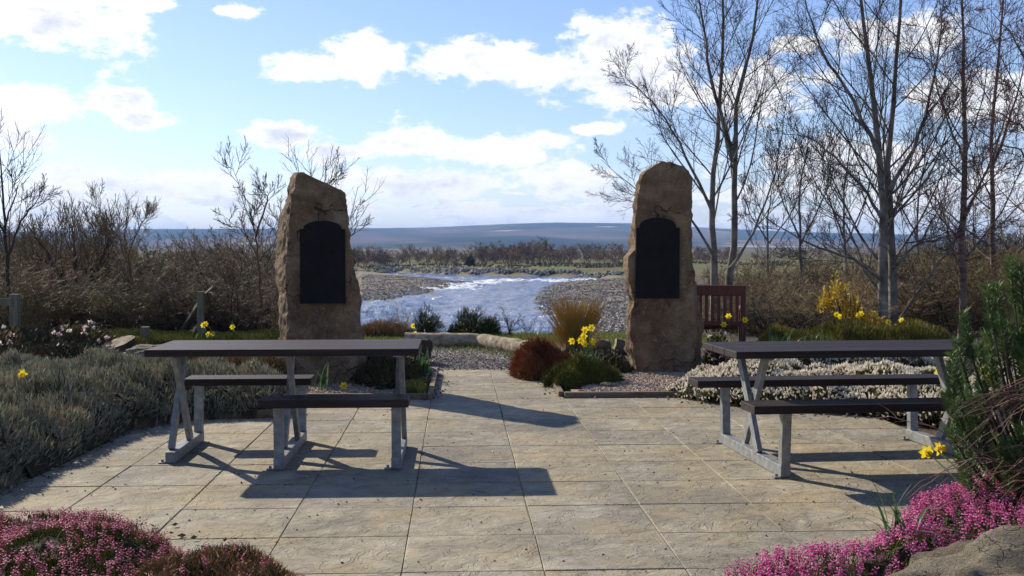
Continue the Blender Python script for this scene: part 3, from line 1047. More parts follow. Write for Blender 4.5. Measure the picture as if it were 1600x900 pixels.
stone('standing_stone', 'tall slanting-topped standing stone with arched black plaque behind the left table', 11.3,
      [(640, 430, 452, 572, 574), (590, 432, 452, 571, 572), (530, 434, 452, 568, 569), (500, 431, 450, 565, 566), (440, 432, 447, 558, 559), (415, 426, 446, 554, 555), (360, 433, 449, 545, 546),
       (325, 438, 454, 541, 542), (303, 441, 458, 540, 541), (297, 442, 460, 537, 539), (290, 445, 461, 521, 523), (282, 449, 462, 503, 505), (275, 453, 464, 486, 488), (271, 456, 466, 478, 480)],
      .46, (470, 540, 345, 358, 474), 3.1, 'matt black arched plaque on the left stone')
stone('standing_stone', 'tall round-topped standing stone with arched black plaque behind the red heather', 12.1,
      [(640, 987, 994, 1086, 1096), (575, 986, 993, 1088, 1098), (545, 979, 986, 1090, 1099), (500, 977, 984, 1087, 1098), (470, 981, 988, 1085, 1094), (440, 974, 981, 1083, 1088), (400, 973, 980, 1080, 1083), (387, 984, 991, 1079, 1081), (350, 984, 991, 1078, 1080), (300, 990, 997, 1077, 1079), (275, 996, 1003, 1076, 1078), (266, 1001, 1008, 1072, 1074), (258, 1012, 1019, 1062, 1064), (254, 1023, 1030, 1050, 1052)],
      .42, (993, 1061, 340, 356, 466), 8.4, 'matt black arched plaque on the right stone')

# ------------------------------------------------------------------ red-brown bench seen from behind
bx = thing('garden_bench', 'red-brown slatted wooden bench seen from behind, beside the right standing stone', 'bench', (2.22, 13.85, 0), rad(-9))
m = MB(); m.box(-.66, .66, -.03, .03, .80, .93); m.build('top_rail', MT['bench_red'], bx, .012)
m = MB(); m.box(-.60, .60, -.022, .022, .43, .49); m.build('lower_rail', MT['bench_red'], bx, .006)
for i in range(16):
    xs_ = -.555 + i * .074
    m = MB(); m.box(xs_ - .021, xs_ + .021, -.012, .012, .488, .803); m.build('slat', MT['bench_red'], bx, .003)
for s in (-1, 1):
    m = MB(); m.box(s * .63 - .032, s * .63 + .032, -.032, .032, 0, .81); m.build('leg', MT['bench_red'], bx, .006)
    m = MB(); m.box(s * .63 - .032, s * .63 + .032, .46, .525, 0, .62); m.build('leg', MT['bench_red'], bx, .006)
    m = MB(); m.box(s * .63 - .04, s * .63 + .04, .034, .56, .621, .655); m.build('armrest', MT['bench_red'], bx, .008)
for i in range(5):
    m = MB(); m.box(-.59, .59, .05 + i * .095, .13 + i * .095, .425, .45); m.build('seat_slat', MT['bench_red'], bx, .004)
m = MB(); m.box(-.59, .59, .47, .505, .35, .42); m.build('seat_rail', MT['bench_red'], bx, .004)

# ------------------------------------------------------------------ logs, stump, rocks
def log(label, p, q_, r, mat, seed, name='log'):
    rg = np.random.default_rng(seed)
    K_ = 14
    p, q_ = np.array(p, float), np.array(q_, float)
    P = p[None] + (q_ - p)[None] * np.linspace(0, 1, K_)[:, None] + rg.normal(0, .006, (K_, 3))
    R = r * (1 + rg.normal(0, .03, K_))
    V_, F_, _ = tubes(P[None], R[None], 16)
    V_ = V_ + rg.normal(0, .003, V_.shape)
    me = mesh_np('log', V_ - p, F_, mat, smooth=True)
    ob = link(name, me, None, p)
    for ringv, ctr_ in ((V_[:16], P[0]), (V_[-16:], P[-1])):
        link('cut_end', mesh_np('cut_end', np.concatenate([ringv, [ctr_]]) - p, np.array([(i, (i + 1) % 16, 16) for i in range(16)]), MT['log']), ob)
    return tag(ob, label, 'log', 'log border of the gravel path')


log('shaded log at the end of the gravel path, left of the pale one', (-1.50, 15.75, .09), (-.47, 15.65, .09), .105, MT['log'], 1)
log('pale sunlit log slanting along the end of the gravel path', (-.42, 15.6, .09), (.36, 14.25, .07), .105, MT['log'], 2)
log('grey log behind the red heather at the edge of the turf', (.62, 14.35, .10), (1.28, 14.5, .10), .10, MT['timber'], 3)
log('dark log beside the foot of the right standing stone', (1.34, 14.5, .10), (2.1, 14.65, .10), .11, MT['timber'], 4)


def rock(name, label, cat, c, size, seed, mat, group=None, flat=0.0):
    import bmesh
    bm = bmesh.new()
    bmesh.ops.create_icosphere(bm, subdivisions=5, radius=1)
    for v in bm.verts:
        p_ = v.co.copy()
        n_ = mnoise.fractal(p_ * 1.1 + Vector((seed, 0, 0)), 1, 2, 5) * .28 + mnoise.fractal(p_ * 4 + Vector((seed, 0, 0)), .9, 2, 4) * .06
        cell = abs(mnoise.noise(p_ * 1.7 + Vector((0, seed, 0)))) * .16 - max(0.0, .05 - abs(mnoise.noise(Vector((p_.x * 1.5, p_.y * 1.5, p_.z * 5)) + Vector((seed, seed, 0))))) * -.7
        p_ *= 1 + n_ - cell
        if flat and p_.z > flat: p_.z = flat + (p_.z - flat) * .25
        v.co = Vector((p_.x * size[0], p_.y * size[1], p_.z * size[2]))
    me = bpy.data.meshes.new(name)
    bm.to_mesh(me); bm.free()
    me.polygons.foreach_set('use_smooth', np.ones(len(me.polygons), bool))
    me.materials.append(mat)
    return tag(link(name, me, None, c), label, cat, group)


rock('boulder', 'large tan boulder at the bottom right corner in front of pink heather', 'boulder', (2.02, 4.12, .02), (.72, .46, .30), 4.4, MT['boulder'])
rock('flat_rock', 'pale flat rock behind the grey heather bed near the tree stump', 'rock', (-3.62, 11.05, .33), (.26, .22, .10), 7.7, MT['boulder'])
rock('boulder', 'small grey stone at the foot of the green heather mound on tan gravel', 'rock', (.92, 10.85, .04), (.10, .07, .05), 2.2, MT['boulder'])
rock('brown_rock', 'squat brown block of stone at the path corner behind the left table', 'rock', (-1.20, 13.5, .10), (.24, .2, .26), 9.3, MT['soil'], flat=.7)
# stump
st = thing('tree_stump', 'low dark tree stump with pale slanting cut behind the grey heather', 'stump', (-4.35, 12.3, 0))
K_ = 8
zz = np.linspace(0, 1, K_)
Vs = []
for i, z in enumerate(zz):
    for j in range(20):
        a = j / 20 * 2 * math.pi
        r_ = (.19 + .14 * (1 - z) ** 2.5) * (1 + .12 * math.sin(a * 5 + .6) * (1 - z * .6))
        Vs.append((math.cos(a) * r_, math.sin(a) * r_ * .8, z * (.33 + .05 * math.cos(a) + .05 * math.sin(a)) + .02))
Vs = np.array(Vs)
idx = np.arange(K_ * 20).reshape(K_, 20)
part('bark', Vs, np.stack((idx[:-1], np.roll(idx[:-1], -1, 1), np.roll(idx[1:], -1, 1), idx[1:]), -1).reshape(-1, 4), MT['bark_dark'], st, smooth=True, world=False)
tp = Vs[-20:]
part('cut_face', np.concatenate([tp, [tp.mean(0)]]), np.array([(i, (i + 1) % 20, 20) for i in range(20)]), MT['log'], st, world=False)

# handrail of the steps going down the bank
hr = thing('step_handrail', 'grey wooden handrail with posts beside steps down the bank, left of the left stone', 'handrail', (-4.62, 16.6, 0))
m = MB(); m.box(-.045, .045, -.045, .045, -.25, .74); m.build('post', MT['greywood'], hr, .006)
m = MB(); m.box(-.54, -.46, .78, .86, -.6, .12); m.build('post', MT['greywood'], hr, .006)
m = MB(); m.bar((-.03, .05, .58), (-.62, .95, .0), .05, .10); m.build('rail', MT['greywood'], hr, .005)
m = MB(); m.bar((.05, .05, .70), (.22, -.1, .82), .03, .05); m.build('rail_stub', MT['greywood'], hr, .004)
m = MB(); m.bar((-.05, .0, .22), (-.36, .55, -.1), .05, .08); m.build('lower_rail', MT['greywood'], hr, .005)
fp = thing('fence_post', 'dark wooden fence post at the far left edge behind pale flowers', 'post', (-7.2, 16.2, 0))
m = MB(); m.box(-.06, .06, -.06, .06, -.2, .72); m.build('post', MT['greywood'], fp, .008)
m = MB(); m.box(-.7, .0, -.075, -.061, .55, .66); m.build('rail', MT['greywood'], fp, .004)
sp_ = MB(); sp_.box(-.055, .055, -.055, .055, -.1, .26)
tag(sp_.build('marker_post', MT['greywood'], None, .008, (-5.25, 16.0, 0)), 'short dark stub of a post between stump and handrail', 'post')

# ------------------------------------------------------------------ heathers
SPN = (np.array([(1, 0, .12), (-.5, .87, .12), (-.5, -.87, .12), (0, 0, 1.0)]), np.array([(0, 1, 3), (1, 2, 3), (2, 0, 3)]), np.zeros(4))
LFL = leaflet()
BLD = blade()


def mound_h(poly, hmax, edge, x, y, nsc=1.6, namp=.45):
    d = edist(poly, x, y)
    i = inside(poly, x, y)
    h = hmax * np.sqrt(np.clip(1 - (1 - np.clip(d / edge, 0, 1)) ** 2, 0, 1)) * (1 - namp + 2 * namp * vnoise(x * nsc + 3, y * nsc + 8, 3))
    return np.where(i, h, 0)


def heather(name, label, poly, hmax, edge, n_leaf, leaf_mat, n_bloom, bloom_mat, seed, leaf_len=.07, leaf_w=.006, bloom_len=.055, bloom_w=.011, bell_n=0, cat='heather', group=None, nsc=1.6, namp=.4, core=.80, lean=.5, clump=0.0, cfreq=7, z0=0.0, bloom_lo=0.0, dirj=.28, bloomj=.22):
    rg = np.random.default_rng(seed)
    poly = np.array(poly, float)
    base = np.array((poly[:, 0].mean(), poly[:, 1].mean(), 0.0))
    root = thing(name, label, cat, base, 0, group)
    hf = lambda x, y: mound_h(poly, hmax, edge, x, y, nsc, namp) + z0
    # woody core
    res = max(.035, math.sqrt((np.ptp(poly[:, 0]) * np.ptp(poly[:, 1])) / 9000))
    xs = np.arange(poly[:, 0].min(), poly[:, 0].max() + res, res)
    ys = np.arange(poly[:, 1].min(), poly[:, 1].max() + res, res)
    GX_, GY_ = np.meshgrid(xs, ys)
    ok = inside(poly, GX_, GY_)
    id_ = -np.ones(GX_.shape, int); id_[ok] = np.arange(ok.sum())
    a, b_, c_, d_ = id_[:-1, :-1], id_[:-1, 1:], id_[1:, 1:], id_[1:, :-1]
    g = (a >= 0) & (b_ >= 0) & (c_ >= 0) & (d_ >= 0)
    zz = hf(GX_, GY_) * core - .02 + rg.normal(0, .008, GX_.shape)
    part('stems', np.stack((GX_, GY_, zz), -1)[ok], np.stack((a, b_, c_, d_), -1)[g], MT['heath_core'], root)

    def pts(n):
        P = []
        tot = 0
        while tot < n:
            x = rg.uniform(poly[:, 0].min(), poly[:, 0].max(), n * 2)
            y = rg.uniform(poly[:, 1].min(), poly[:, 1].max(), n * 2)
            o_ = inside(poly, x, y)
            if clump:
                o_ &= rg.random(len(x)) < sm(vnoise(x * cfreq + 2, y * cfreq, 2), .5 - clump, .5 + clump * .4) + .12
            P.append(np.column_stack((x[o_], y[o_]))); tot += o_.sum()
        P = np.concatenate(P)[:n]
        x, y = P[:, 0], P[:, 1]
        e = .03
        h = hf(x, y)
        nx, ny = -(hf(x + e, y) - hf(x - e, y)) / (2 * e), -(hf(x, y + e) - hf(x, y - e)) / (2 * e)
        N_ = unit(np.column_stack((np.clip(nx, -2.5, 2.5) * lean, np.clip(ny, -2.5, 2.5) * lean, np.ones(n))))
        return x, y, h, N_
    x, y, h, N_ = pts(n_leaf)
    D = unit(N_ + rg.normal(0, dirj, N_.shape))
    L = leaf_len * rg.uniform(.6, 1.3, n_leaf)
    # along steep flanks the sprigs also sit lower down
    zf = h * (1 - rg.random(n_leaf) ** 2 * .25)
    P = np.column_stack((x, y, zf)) - D * (L * .65)[:, None]
    tint = np.clip(.5 + .9 * (vnoise(x * 5, y * 5, 3) - .5) + rg.normal(0, .2, n_leaf), 0, 1)
    V_, F_, T_ = scatter(SPN, P, D, L, leaf_w * rg.uniform(.7, 1.3, n_leaf), tint, rg)
    part('foliage', V_, F_, leaf_mat, root, T_)
    if n_bloom:
        x, y, h, N_ = pts(n_bloom)
        D = unit(N_ + rg.normal(0, bloomj, N_.shape) + np.array((0, 0, .2)))
        L = bloom_len * rg.uniform(.6, 1.25, n_bloom)
        P = np.column_stack((x, y, h + bloom_lo)) - D * (L * .35)[:, None]
        tint = np.clip(rg.normal(.5, .22, n_bloom), 0, 1)
        T = bells(rg, bell_n) if bell_n else spindle(3, .45)
        V_, F_, T_ = scatter(T, P, D, L, bloom_w * rg.uniform(.75, 1.25, n_bloom), tint, rg)
        part('blossom', V_, F_, bloom_mat, root, T_)
    return root


def blob(cx, cy, rx, ry, n=14, seed=0, jit=.12):
    rg = np.random.default_rng(seed + 100)
    a = np.linspace(0, 2 * math.pi, n, endpoint=False)
    r = 1 + rg.normal(0, jit, n)
    return [(cx + rx * r_ * math.cos(a_), cy + ry * r_ * math.sin(a_)) for a_, r_ in zip(a, r)]


GH = 'heathers in the garden beds'
heather('grey_heather', 'broad bed of grey-green heather along the left edge of the paving', BEDS['grey'], .37, .50, 64000, MT['heath_grey'], 0, None, 1, .085, .0054, cat='heather', group=GH, nsc=3.6, namp=.46, core=.60, lean=.35, clump=.25, cfreq=5)
heather('pink_heather', 'dusky pink heather with green shoots in the bottom left corner', BEDS['pink_left'], .17, .45, 26000, MT['heath_green'], 3300, MT['bloom_dusky'], 2, .045, .003, .05, .016, 8, group=GH, nsc=3.6, namp=.5, clump=.16, cfreq=4.5)
heather('brown_heather', 'brown faded heather at the bottom beside the dusky pink one', BEDS['brown'], .16, .2, 11000, MT['heath_brown'], 110, MT['bloom_dusky'], 3, .06, .0048, .05, .013, 12, group=GH, nsc=5, namp=.5, core=.6, dirj=.45)
heather('pink_heather', 'bright magenta pink heather in front of the pine at bottom right', BEDS['pink_right'], .20, .28, 15000, MT['heath_green'], 5400, MT['bloom_pink'], 4, .05, .003, .065, .0175, 9, group=GH, nsc=2.6, namp=.3)
heather('white_heather', 'wide drift of white flowering heather behind the right table', BEDS['white'], .33, .95, 26000, MT['heath_green'], 28000, MT['bloom_white'], 5, .07, .005, .045, .0098, 0, group=GH, nsc=3.4, namp=.6, clump=.28, cfreq=5, bloomj=.6)
heather('rust_heather', 'rust red rounded heather mound beside the path in front of the right stone', blob(.48, 11.95, .38, .34, seed=1, jit=.28), .31, .26, 5200, MT['heath_rust'], 0, None, 6, .17, .0062, group=GH, nsc=6, namp=.55, core=.5, lean=.45, dirj=.4)
heather('green_heather', 'dark green rounded heather mound in front of the rust red one', blob(.70, 11.2, .34, .30, seed=2, jit=.2), .28, .28, 4800, MT['heath_green'], 0, None, 7, .16, .0055, group=GH, nsc=6, namp=.55, core=.5, lean=.45, dirj=.4)
heather('brown_heather', 'orange brown heather between the grey bed and the left standing stone', [(-3.4, 10.75), (-2.3, 10.35), (-2.15, 11.1), (-2.5, 12.4), (-3.6, 12.6), (-3.9, 11.4)], .33, .3, 9000, MT['heath_brown'], 0, None, 8, .09, .007, group=GH, nsc=3, namp=.3)
heather('low_shrub', 'low bronze-leaved shrubs behind the grey heather at far left', [(-9, 10.9), (-4.6, 10.95), (-4.2, 11.5), (-4.6, 13.4), (-9, 13.6)], .44, .4, 13000, MT['dark_leaf'], 0, None, 9, .075, .014, cat='shrub', nsc=1.6, namp=.3)
heather('ground_cover', 'yellow-green ground cover along the bank behind the left table', [(-6.2, 15.7), (-2.6, 15.6), (-2.6, 16.9), (-6.2, 17.2)], .14, .2, 9000, MT['lime_leaf'], 0, None, 10, .07, .008, cat='ground cover', nsc=2.5, namp=.4)
heather('juniper', 'low spreading green juniper right of the bench', [(2.9, 13.2), (4.9, 13.1), (5.6, 13.7), (5.4, 14.6), (3.2, 14.7)], .40, .5, 14000, MT['juniper'], 0, None, 11, .13, .006, cat='juniper', nsc=2.2, namp=.5, core=.7)
heather('brown_heather', 'dark brown faded heather behind the white heather, below the juniper', [(2.4, 11.5), (5.8, 11.4), (6.2, 12.6), (4.6, 13.1), (2.6, 13.0)], .26, .3, 12000, MT['heath_brown'], 0, None, 12, .09, .007, group=GH, nsc=2.5, namp=.3)
heather('low_shrub', 'dark leafy low shrub right of the left stone beside the path', [(-1.75, 11.4), (-1.25, 10.75), (-.92, 11.0), (-.92, 12.5), (-1.1, 13.2), (-1.7, 13.1)], .30, .3, 5200, MT['dark_leaf'], 0, None, 13, .07, .013, cat='shrub', nsc=3, namp=.4)
heather('ground_cover', 'yellow-green leaves spilling over the path edging left of the path', [(-1.12, 10.4), (-.80, 10.36), (-.84, 11.3), (-1.02, 11.4)], .09, .12, 800, MT['lime_leaf'], 0, None, 14, .06, .014, cat='ground cover', nsc=5, namp=.4)
heather('low_shrub', 'reddish low plants between the rust heather and the right stone', [(.85, 11.9), (1.3, 12.0), (1.35, 13.2), (.7, 13.9), (.45, 12.8)], .20, .25, 3600, MT['dark_leaf'], 0, None, 15, .07, .011, cat='shrub', nsc=4, namp=.4)
heather('brown_shrub', 'low russet bank shrubs beside the left stone against the river', [(-2.35, 16.9), (-1.65, 16.8), (-1.55, 17.8), (-2.4, 17.9)], .20, .25, 1500, MT['heath_brown'], 0, None, 16, .26, .0055, cat='shrub', nsc=5, namp=.6, lean=.4, dirj=.45, core=.5)


def tuft(root, name, mat, c, rx, ry, h, n, seed, tmpl=SPN, L=(.06, .14), Wd=.006, up=.6, hollow=.4, tshift=0.0):
    """a shrub as many sprigs through an uneven dome"""
    rg = np.random.default_rng(seed)
    u = unit(rg.normal(size=(n, 3)))
    u[:, 2] = np.abs(u[:, 2])
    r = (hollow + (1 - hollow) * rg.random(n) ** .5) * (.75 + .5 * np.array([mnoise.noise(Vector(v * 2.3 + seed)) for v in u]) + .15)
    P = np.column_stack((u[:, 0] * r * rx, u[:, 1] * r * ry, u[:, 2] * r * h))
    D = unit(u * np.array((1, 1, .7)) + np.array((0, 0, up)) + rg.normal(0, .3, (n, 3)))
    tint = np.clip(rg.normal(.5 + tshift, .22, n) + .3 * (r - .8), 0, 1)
    V_, F_, T_ = scatter(tmpl, P + np.array(c), D, rg.uniform(*L, n), Wd * rg.uniform(.7, 1.3, n), tint, rg)
    return part(name, V_, F_, mat, root, T_)


def stems(root, c, rx, ry, h, n, seed, mat, r=.006, name='stems'):
    rg = np.random.default_rng(seed)
    P = np.zeros((n, 5, 3))
    a = rg.uniform(0, 6.28, n)
    e = np.column_stack((np.cos(a) * rx * rg.random(n) ** .5, np.sin(a) * ry * rg.random(n) ** .5, h * rg.uniform(.6, 1, n)))
    for k_ in range(5):
        t = k_ / 4
        P[:, k_] = np.array(c) + e * np.array((t ** 1.3, t ** 1.3, t))[None] + rg.normal(0, .012, (n, 3)) * t
    V_, F_, _ = tubes(P, np.linspace(r, r * .4, 5)[None].repeat(n, 0), 4)
    return part(name, V_, F_, mat, root, np.full(len(V_), .5))


# gorse and small shrubs on the river bank
for (px, py, wpx, hpx, lab, seed, fl) in [(668, 533, 26, 44, 'dark spiky gorse bush on the bank, nearest the yellow daffodil pair', 21, 10),
                                          (735, 533, 30, 48, 'gorse bush with yellow flowers in the middle of the bank', 22, 60),
                                          (765, 533, 20, 32, 'small dark gorse bush just right of the flowering one', 23, 12),
                                          (712, 533, 14, 16, 'tiny yellow-flowering gorse sprout left of the flowering bush', 24, 30)]:
    y_ = 17.5
    c = at(px, py, y_)
    c[2] = 0.0
    g = thing('gorse_bush', lab, 'bush', c, 0, 'gorse bushes on the river bank')
    sx = wpx / F * y_
    hz = hpx / F * y_
    stems(g, c, sx * .8, sx * .8, hz * .9, 24, seed, MT['bark_dark'])
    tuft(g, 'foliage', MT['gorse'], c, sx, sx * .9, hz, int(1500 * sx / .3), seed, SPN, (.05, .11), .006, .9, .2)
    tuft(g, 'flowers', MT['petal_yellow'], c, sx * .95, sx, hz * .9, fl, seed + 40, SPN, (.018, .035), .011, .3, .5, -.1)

og = thing('ornamental_grass', 'tall orange-yellow twiggy grass clump behind the daffodils by the river', 'grass clump', (.78, 13.9, 0))
stems(og, (.78, 13.9, 0), .40, .3, .80, 420, 31, MT['straw'], .0045, 'stems')
tuft(og, 'side_shoots', MT['straw'], (.78, 13.9, .12), .34, .26, .62, 1500, 32, SPN, (.06, .16), .0035, 1.2, .3)

# golden conifer and flowering rhododendrons
c = np.array((4.45, 14.9, 0))
gc = thing('golden_conifer', 'golden yellow feathery conifer in front of the big grey tree', 'conifer', c)
stems(gc, c, .3, .25, .9, 12, 41, MT['bark_dark'], .012, 'stems')
for i, (dx, dy, z, r, h_, n_) in enumerate([(-.12, 0, .58, .15, .44, 420), (.08, -.05, .42, .17, .32, 420), (.32, -.1, .26, .20, .30, 430), (-.26, .05, .52, .10, .34, 200), (.15, -.12, .12, .22, .26, 380), (.55, -.1, .12, .22, .24, 330), (.85, -.1, .05, .3, .18, 380)]):
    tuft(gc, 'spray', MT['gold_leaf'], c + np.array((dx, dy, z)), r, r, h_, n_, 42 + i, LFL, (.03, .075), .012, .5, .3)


def rhodo(label, c, rx, ry, h, nl, nf, seed, pink=0.0):
    r_ = thing('rhododendron', label, 'flowering shrub', c, 0, 'pale flowering shrubs')
    stems(r_, c, rx * .8, ry * .8, h * .85, 20, seed, MT['bark_dark'], .008)
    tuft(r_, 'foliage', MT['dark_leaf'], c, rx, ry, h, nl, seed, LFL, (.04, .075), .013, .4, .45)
    rg = np.random.default_rng(seed + 7)
    # trusses of petals
    u = unit(rg.normal(size=(nf, 3))); u[:, 2] = np.abs(u[:, 2]); u[:, 1] -= .3
    u = unit(u)
    P = np.array(c) + u * np.array((rx, ry, h)) * rg.uniform(.9, 1.05, (nf, 1))
    Pp = np.repeat(P, 11, 0)
    D = unit(np.repeat(u, 11, 0) * .7 + rg.normal(0, .7, (nf * 11, 3)))
    tint = np.clip(np.repeat(rg.uniform(.35, 1, nf), 11) - pink + rg.normal(0, .15, nf * 11), 0, 1)
    V_, F_, T_ = scatter(LFL, Pp, D, rg.uniform(.03, .05, nf * 11), .016, tint, rg)
    part('blossom', V_, F_, MT['petal_pale'], r_, T_)
    return r_


rhodo('pale pink flowering shrub at the far left edge behind the grey heather', (-5.55, 11.9, .18), .42, .4, .36, 900, 34, 51, .25)
rhodo('white and pink flowering shrub in front of the thicket, right of the leftmost one', (-4.85, 12.5, .2), .42, .35, .36, 700, 22, 52, .1)
rhodo('creamy white flowering shrub behind the right table, next to the big tree', (5.05, 14.0, 0), .42, .35, .42, 1000, 52, 53, -.1)
rhodo('small pink flowering shrub at the right foot of the bench', (2.42, 13.2, 0), .16, .16, .44, 420, 13, 54, .3)
rhodo('low pink flowering shrub between bench and juniper', (2.72, 13.0, 0), .22, .18, .24, 380, 12, 55, .4)
# bare twiggy shrub by the river and the twiggy one at the stone
TW = np.random.default_rng(61)


def shrub_arrays(seed, n_stem, h, spread, lv=(7, 6, 4), r0=.016, up=.10, jit=.16, rmin=.003):
    rg = np.random.default_rng(seed)
    a = rg.uniform(0, 6.28, n_stem)
    tilt = rg.uniform(.05, 1, n_stem) * spread
    K_ = 7
    P = np.zeros((n_stem, K_, 3))
    d = unit(np.column_stack((np.cos(a) * tilt, np.sin(a) * tilt, np.ones(n_stem))))
    L = h * rg.uniform(.65, 1.05, n_stem)
    P[:, 0] = np.column_stack((np.cos(a), np.sin(a), np.zeros(n_stem))) * rg.uniform(0, .12 * h, (n_stem, 1))
    for k_ in range(1, K_):
        d = unit(d + rg.normal(0, jit * .7, d.shape) + np.array((0, 0, up * .4)))
        P[:, k_] = P[:, k_ - 1] + d * (L / (K_ - 1))[:, None]
    R = r0 * rg.uniform(.6, 1.2, (n_stem, 1)) * np.linspace(1, .3, K_)[None]
    out = [tubes(P, R, 5)]
    Pc, Rc = P, R
    for i, n_ in enumerate(lv):
        K_ = 5 if i == 0 else (4 if i == 1 else 3)
        Pc, Rc = grow(Pc, Rc, n_, .2, 1.0, 42, .48 if i == 0 else .5, K_, .55, up, jit, rg, rmin)
        out.append(tubes(Pc, Rc, 4 if i == 0 else 3))
    return out


def to_mesh(name, arrs, mat):
    V_, F_, T_ = join(*arrs)
    return mesh_np(name, V_, F_, mat)


c = at(800, 533, 17.3); c[2] = -.02
tg = thing('bare_shrub', 'small bare crooked shrub on the bank in front of the river', 'shrub', c)
A_ = shrub_arrays(62, 5, .55, .8, (5, 4, 3), .012, .05, .3, .0028)
link('branches', to_mesh('branches', A_, MT['bark_dark']), tg)
c = at(830, 533, 17.6); c[2] = -.15
tg = thing('bare_shrub', 'thin pale twiggy shrub on the bank right of the crooked one', 'shrub', c)
A_ = shrub_arrays(63, 5, .6, 1.0, (5, 4, 3), .006, .05, .3, .002)
link('branches', to_mesh('branches', A_, MT['twig']), tg)
c = at(610, 533, 18.0); c[2] = -.2
tg = thing('bare_shrub', 'low tangle of bare twigs right of the left stone above the river', 'shrub', c)
A_ = shrub_arrays(64, 16, .75, 1.2, (5, 5, 3), .006, .05, .25, .002)
link('branches', to_mesh('branches', A_, MT['twig_brush']), tg)

# ------------------------------------------------------------------ daffodils
def daff_parts():
    V_, F_ = [], []
    for i in range(6):
        a = i * math.pi / 3
        b0 = len(V_)
        for (l, s, z) in ((.004, 0, 0), (.022, -.013, .004), (.022, .013, .004), (.034, -.009, .001), (.034, .009, .001), (.043, 0, -.004)):
            V_.append((math.cos(a) * l - math.sin(a) * s, math.sin(a) * l + math.cos(a) * s, z + (.002 if i % 2 else 0)))
        F_ += [(b0, b0 + 1, b0 + 2), (b0 + 1, b0 + 3, b0 + 2), (b0 + 2, b0 + 3, b0 + 4), (b0 + 3, b0 + 5, b0 + 4)]
    pet = mesh_np('petals', V_, F_, MT['petal_yellow'], np.full(len(V_), .6))
    V_, F_ = [], []
    for k_, (r, z) in enumerate(((.008, 0), (.011, .018), (.013, .028), (.018, .034))):
        for j in range(10):
            rr_ = r * (1 + (.12 * (j % 2) if k_ == 3 else 0))
            V_.append((math.cos(j * .6283) * rr_, math.sin(j * .6283) * rr_, z))
    for k_ in range(3):
        for j in range(10):
            F_.append((k_ * 10 + j, k_ * 10 + (j + 1) % 10, k_ * 10 + 10 + (j + 1) % 10, k_ * 10 + 10 + j))
    tru = mesh_np('trumpet', V_, F_, MT['trumpet'], np.full(len(V_), .5))
    return pet, tru


PET, TRU = daff_parts()


def strap(L, bend, w_, seed):
    rg = np.random.default_rng(seed)
    K_ = 7
    V_ = []
    for k_ in range(K_):
        t = k_ / (K_ - 1)
        a = bend * t ** 1.5
        wv = w_ * (1 - t ** 3) + .0006
        x = L * t * math.sin(a)
        z = L * t * math.cos(a)
        V_ += [(x, -wv, z), (x + .003, 0, z), (x, wv, z)]
    F_ = []
    for k_ in range(K_ - 1):
        for j in range(2):
            F_.append((k_ * 3 + j, k_ * 3 + j + 1, k_ * 3 + 4 + j, k_ * 3 + 3 + j))
    return mesh_np('leaf', V_, F_, MT['daff_leaf'], np.full(len(V_), rg.uniform(.2, .9)))


LEAF = [strap(.30, b_, .009, i) for i, b_ in enumerate((.15, .3, .5, .8, 1.1, .2))]


def daffodil(label, c, heads, n_leaf, seed, ls=1.0, spread=.07, group='daffodils'):
    """heads: world positions of the flowers"""
    rg = np.random.default_rng(seed)
    c = np.array(c, float)
    root = thing('daffodil_clump', label, 'daffodils', c, 0, group)
    for i in range(n_leaf):
        l = link('leaf', LEAF[rg.integers(6)], root, (rg.normal(0, spread), rg.normal(0, spread), -.01), (0, 0, rg.uniform(0, 6.28)))
        l.scale = (1, 1, ls * rg.uniform(.7, 1.15))
    for hp in heads:
        hp = np.array(hp, float)
        foot = c + np.array((rg.normal(0, spread * .6), rg.normal(0, spread * .6), -.01))
        t = np.linspace(0, 1, 7)[:, None]
        P = foot + (hp - foot) * np.concatenate([t ** 1.4, t ** 1.4, t], 1)
        face = unit(np.array((rg.normal(.1, .5), -1.0, rg.normal(-.05, .2))))
        P[-1] = hp - face * .004
        P[-2] = hp - face * .02 + np.array((0, 0, .004))
        V_, F_, _ = tubes(P[None], np.full((1, 7), .0035), 5)
        part('stem', V_, F_, MT['daff_leaf'], root, np.full(len(V_), .5))
        fl = link('flower', PET, root, hp - c, Vector(face).to_track_quat('Z', 'Y').to_euler())
        link('trumpet', TRU, fl)
    return root


def heads(lst, y):
    return [at(px, py, y + (i % 3 - 1) * .03) for i, (px, py) in enumerate(lst)]


daffodil('cluster of bright yellow daffodils behind the green heather mound in front of the right stone', (.76, 11.55, .05), heads([(893, 533), (907, 532), (912, 525), (927, 534), (914, 537), (924, 512), (914, 515)], 11.5), 26, 71, 1.15, .09)
daffodil('pair of yellow daffodils against the river, at the right end of the left table', (-1.42, 16.3, .03), heads([(645, 509), (648, 521)], 16.3), 4, 72, .7, .04)
daffodil('yellow daffodils beside the handrail post on the bank', (-4.40, 15.9, .1), heads([(317, 508), (330, 524), (325, 522), (321, 506)], 15.9), 6, 73, .8, .1)
daffodil('single orange-yellow daffodil left of the left stone among twigs', (-3.95, 15.9, .1), heads([(363, 511)], 15.9), 3, 74, .8, .04)
daffodil('fallen yellow daffodil lying on the gravel in front of the left stone', (-1.85, 10.75, .03), [at(537, 603, 10.7)], 5, 75, .9, .05)
daffodil('green daffodil leaves left of the path behind the edging board', (-.98, 11.7, .05), [], 22, 76, 1.05, .07)
daffodil('two yellow daffodils hanging over the bench end of the right table', (2.35, 5.62, .15), heads([(1447, 706), (1466, 701)], 6.0), 5, 77, 1.0, .05)
daffodil('green daffodil leaves sprouting in front of the bottom right pink heather', (1.62, 4.72, .08), [], 15, 78, 1.1, .045)
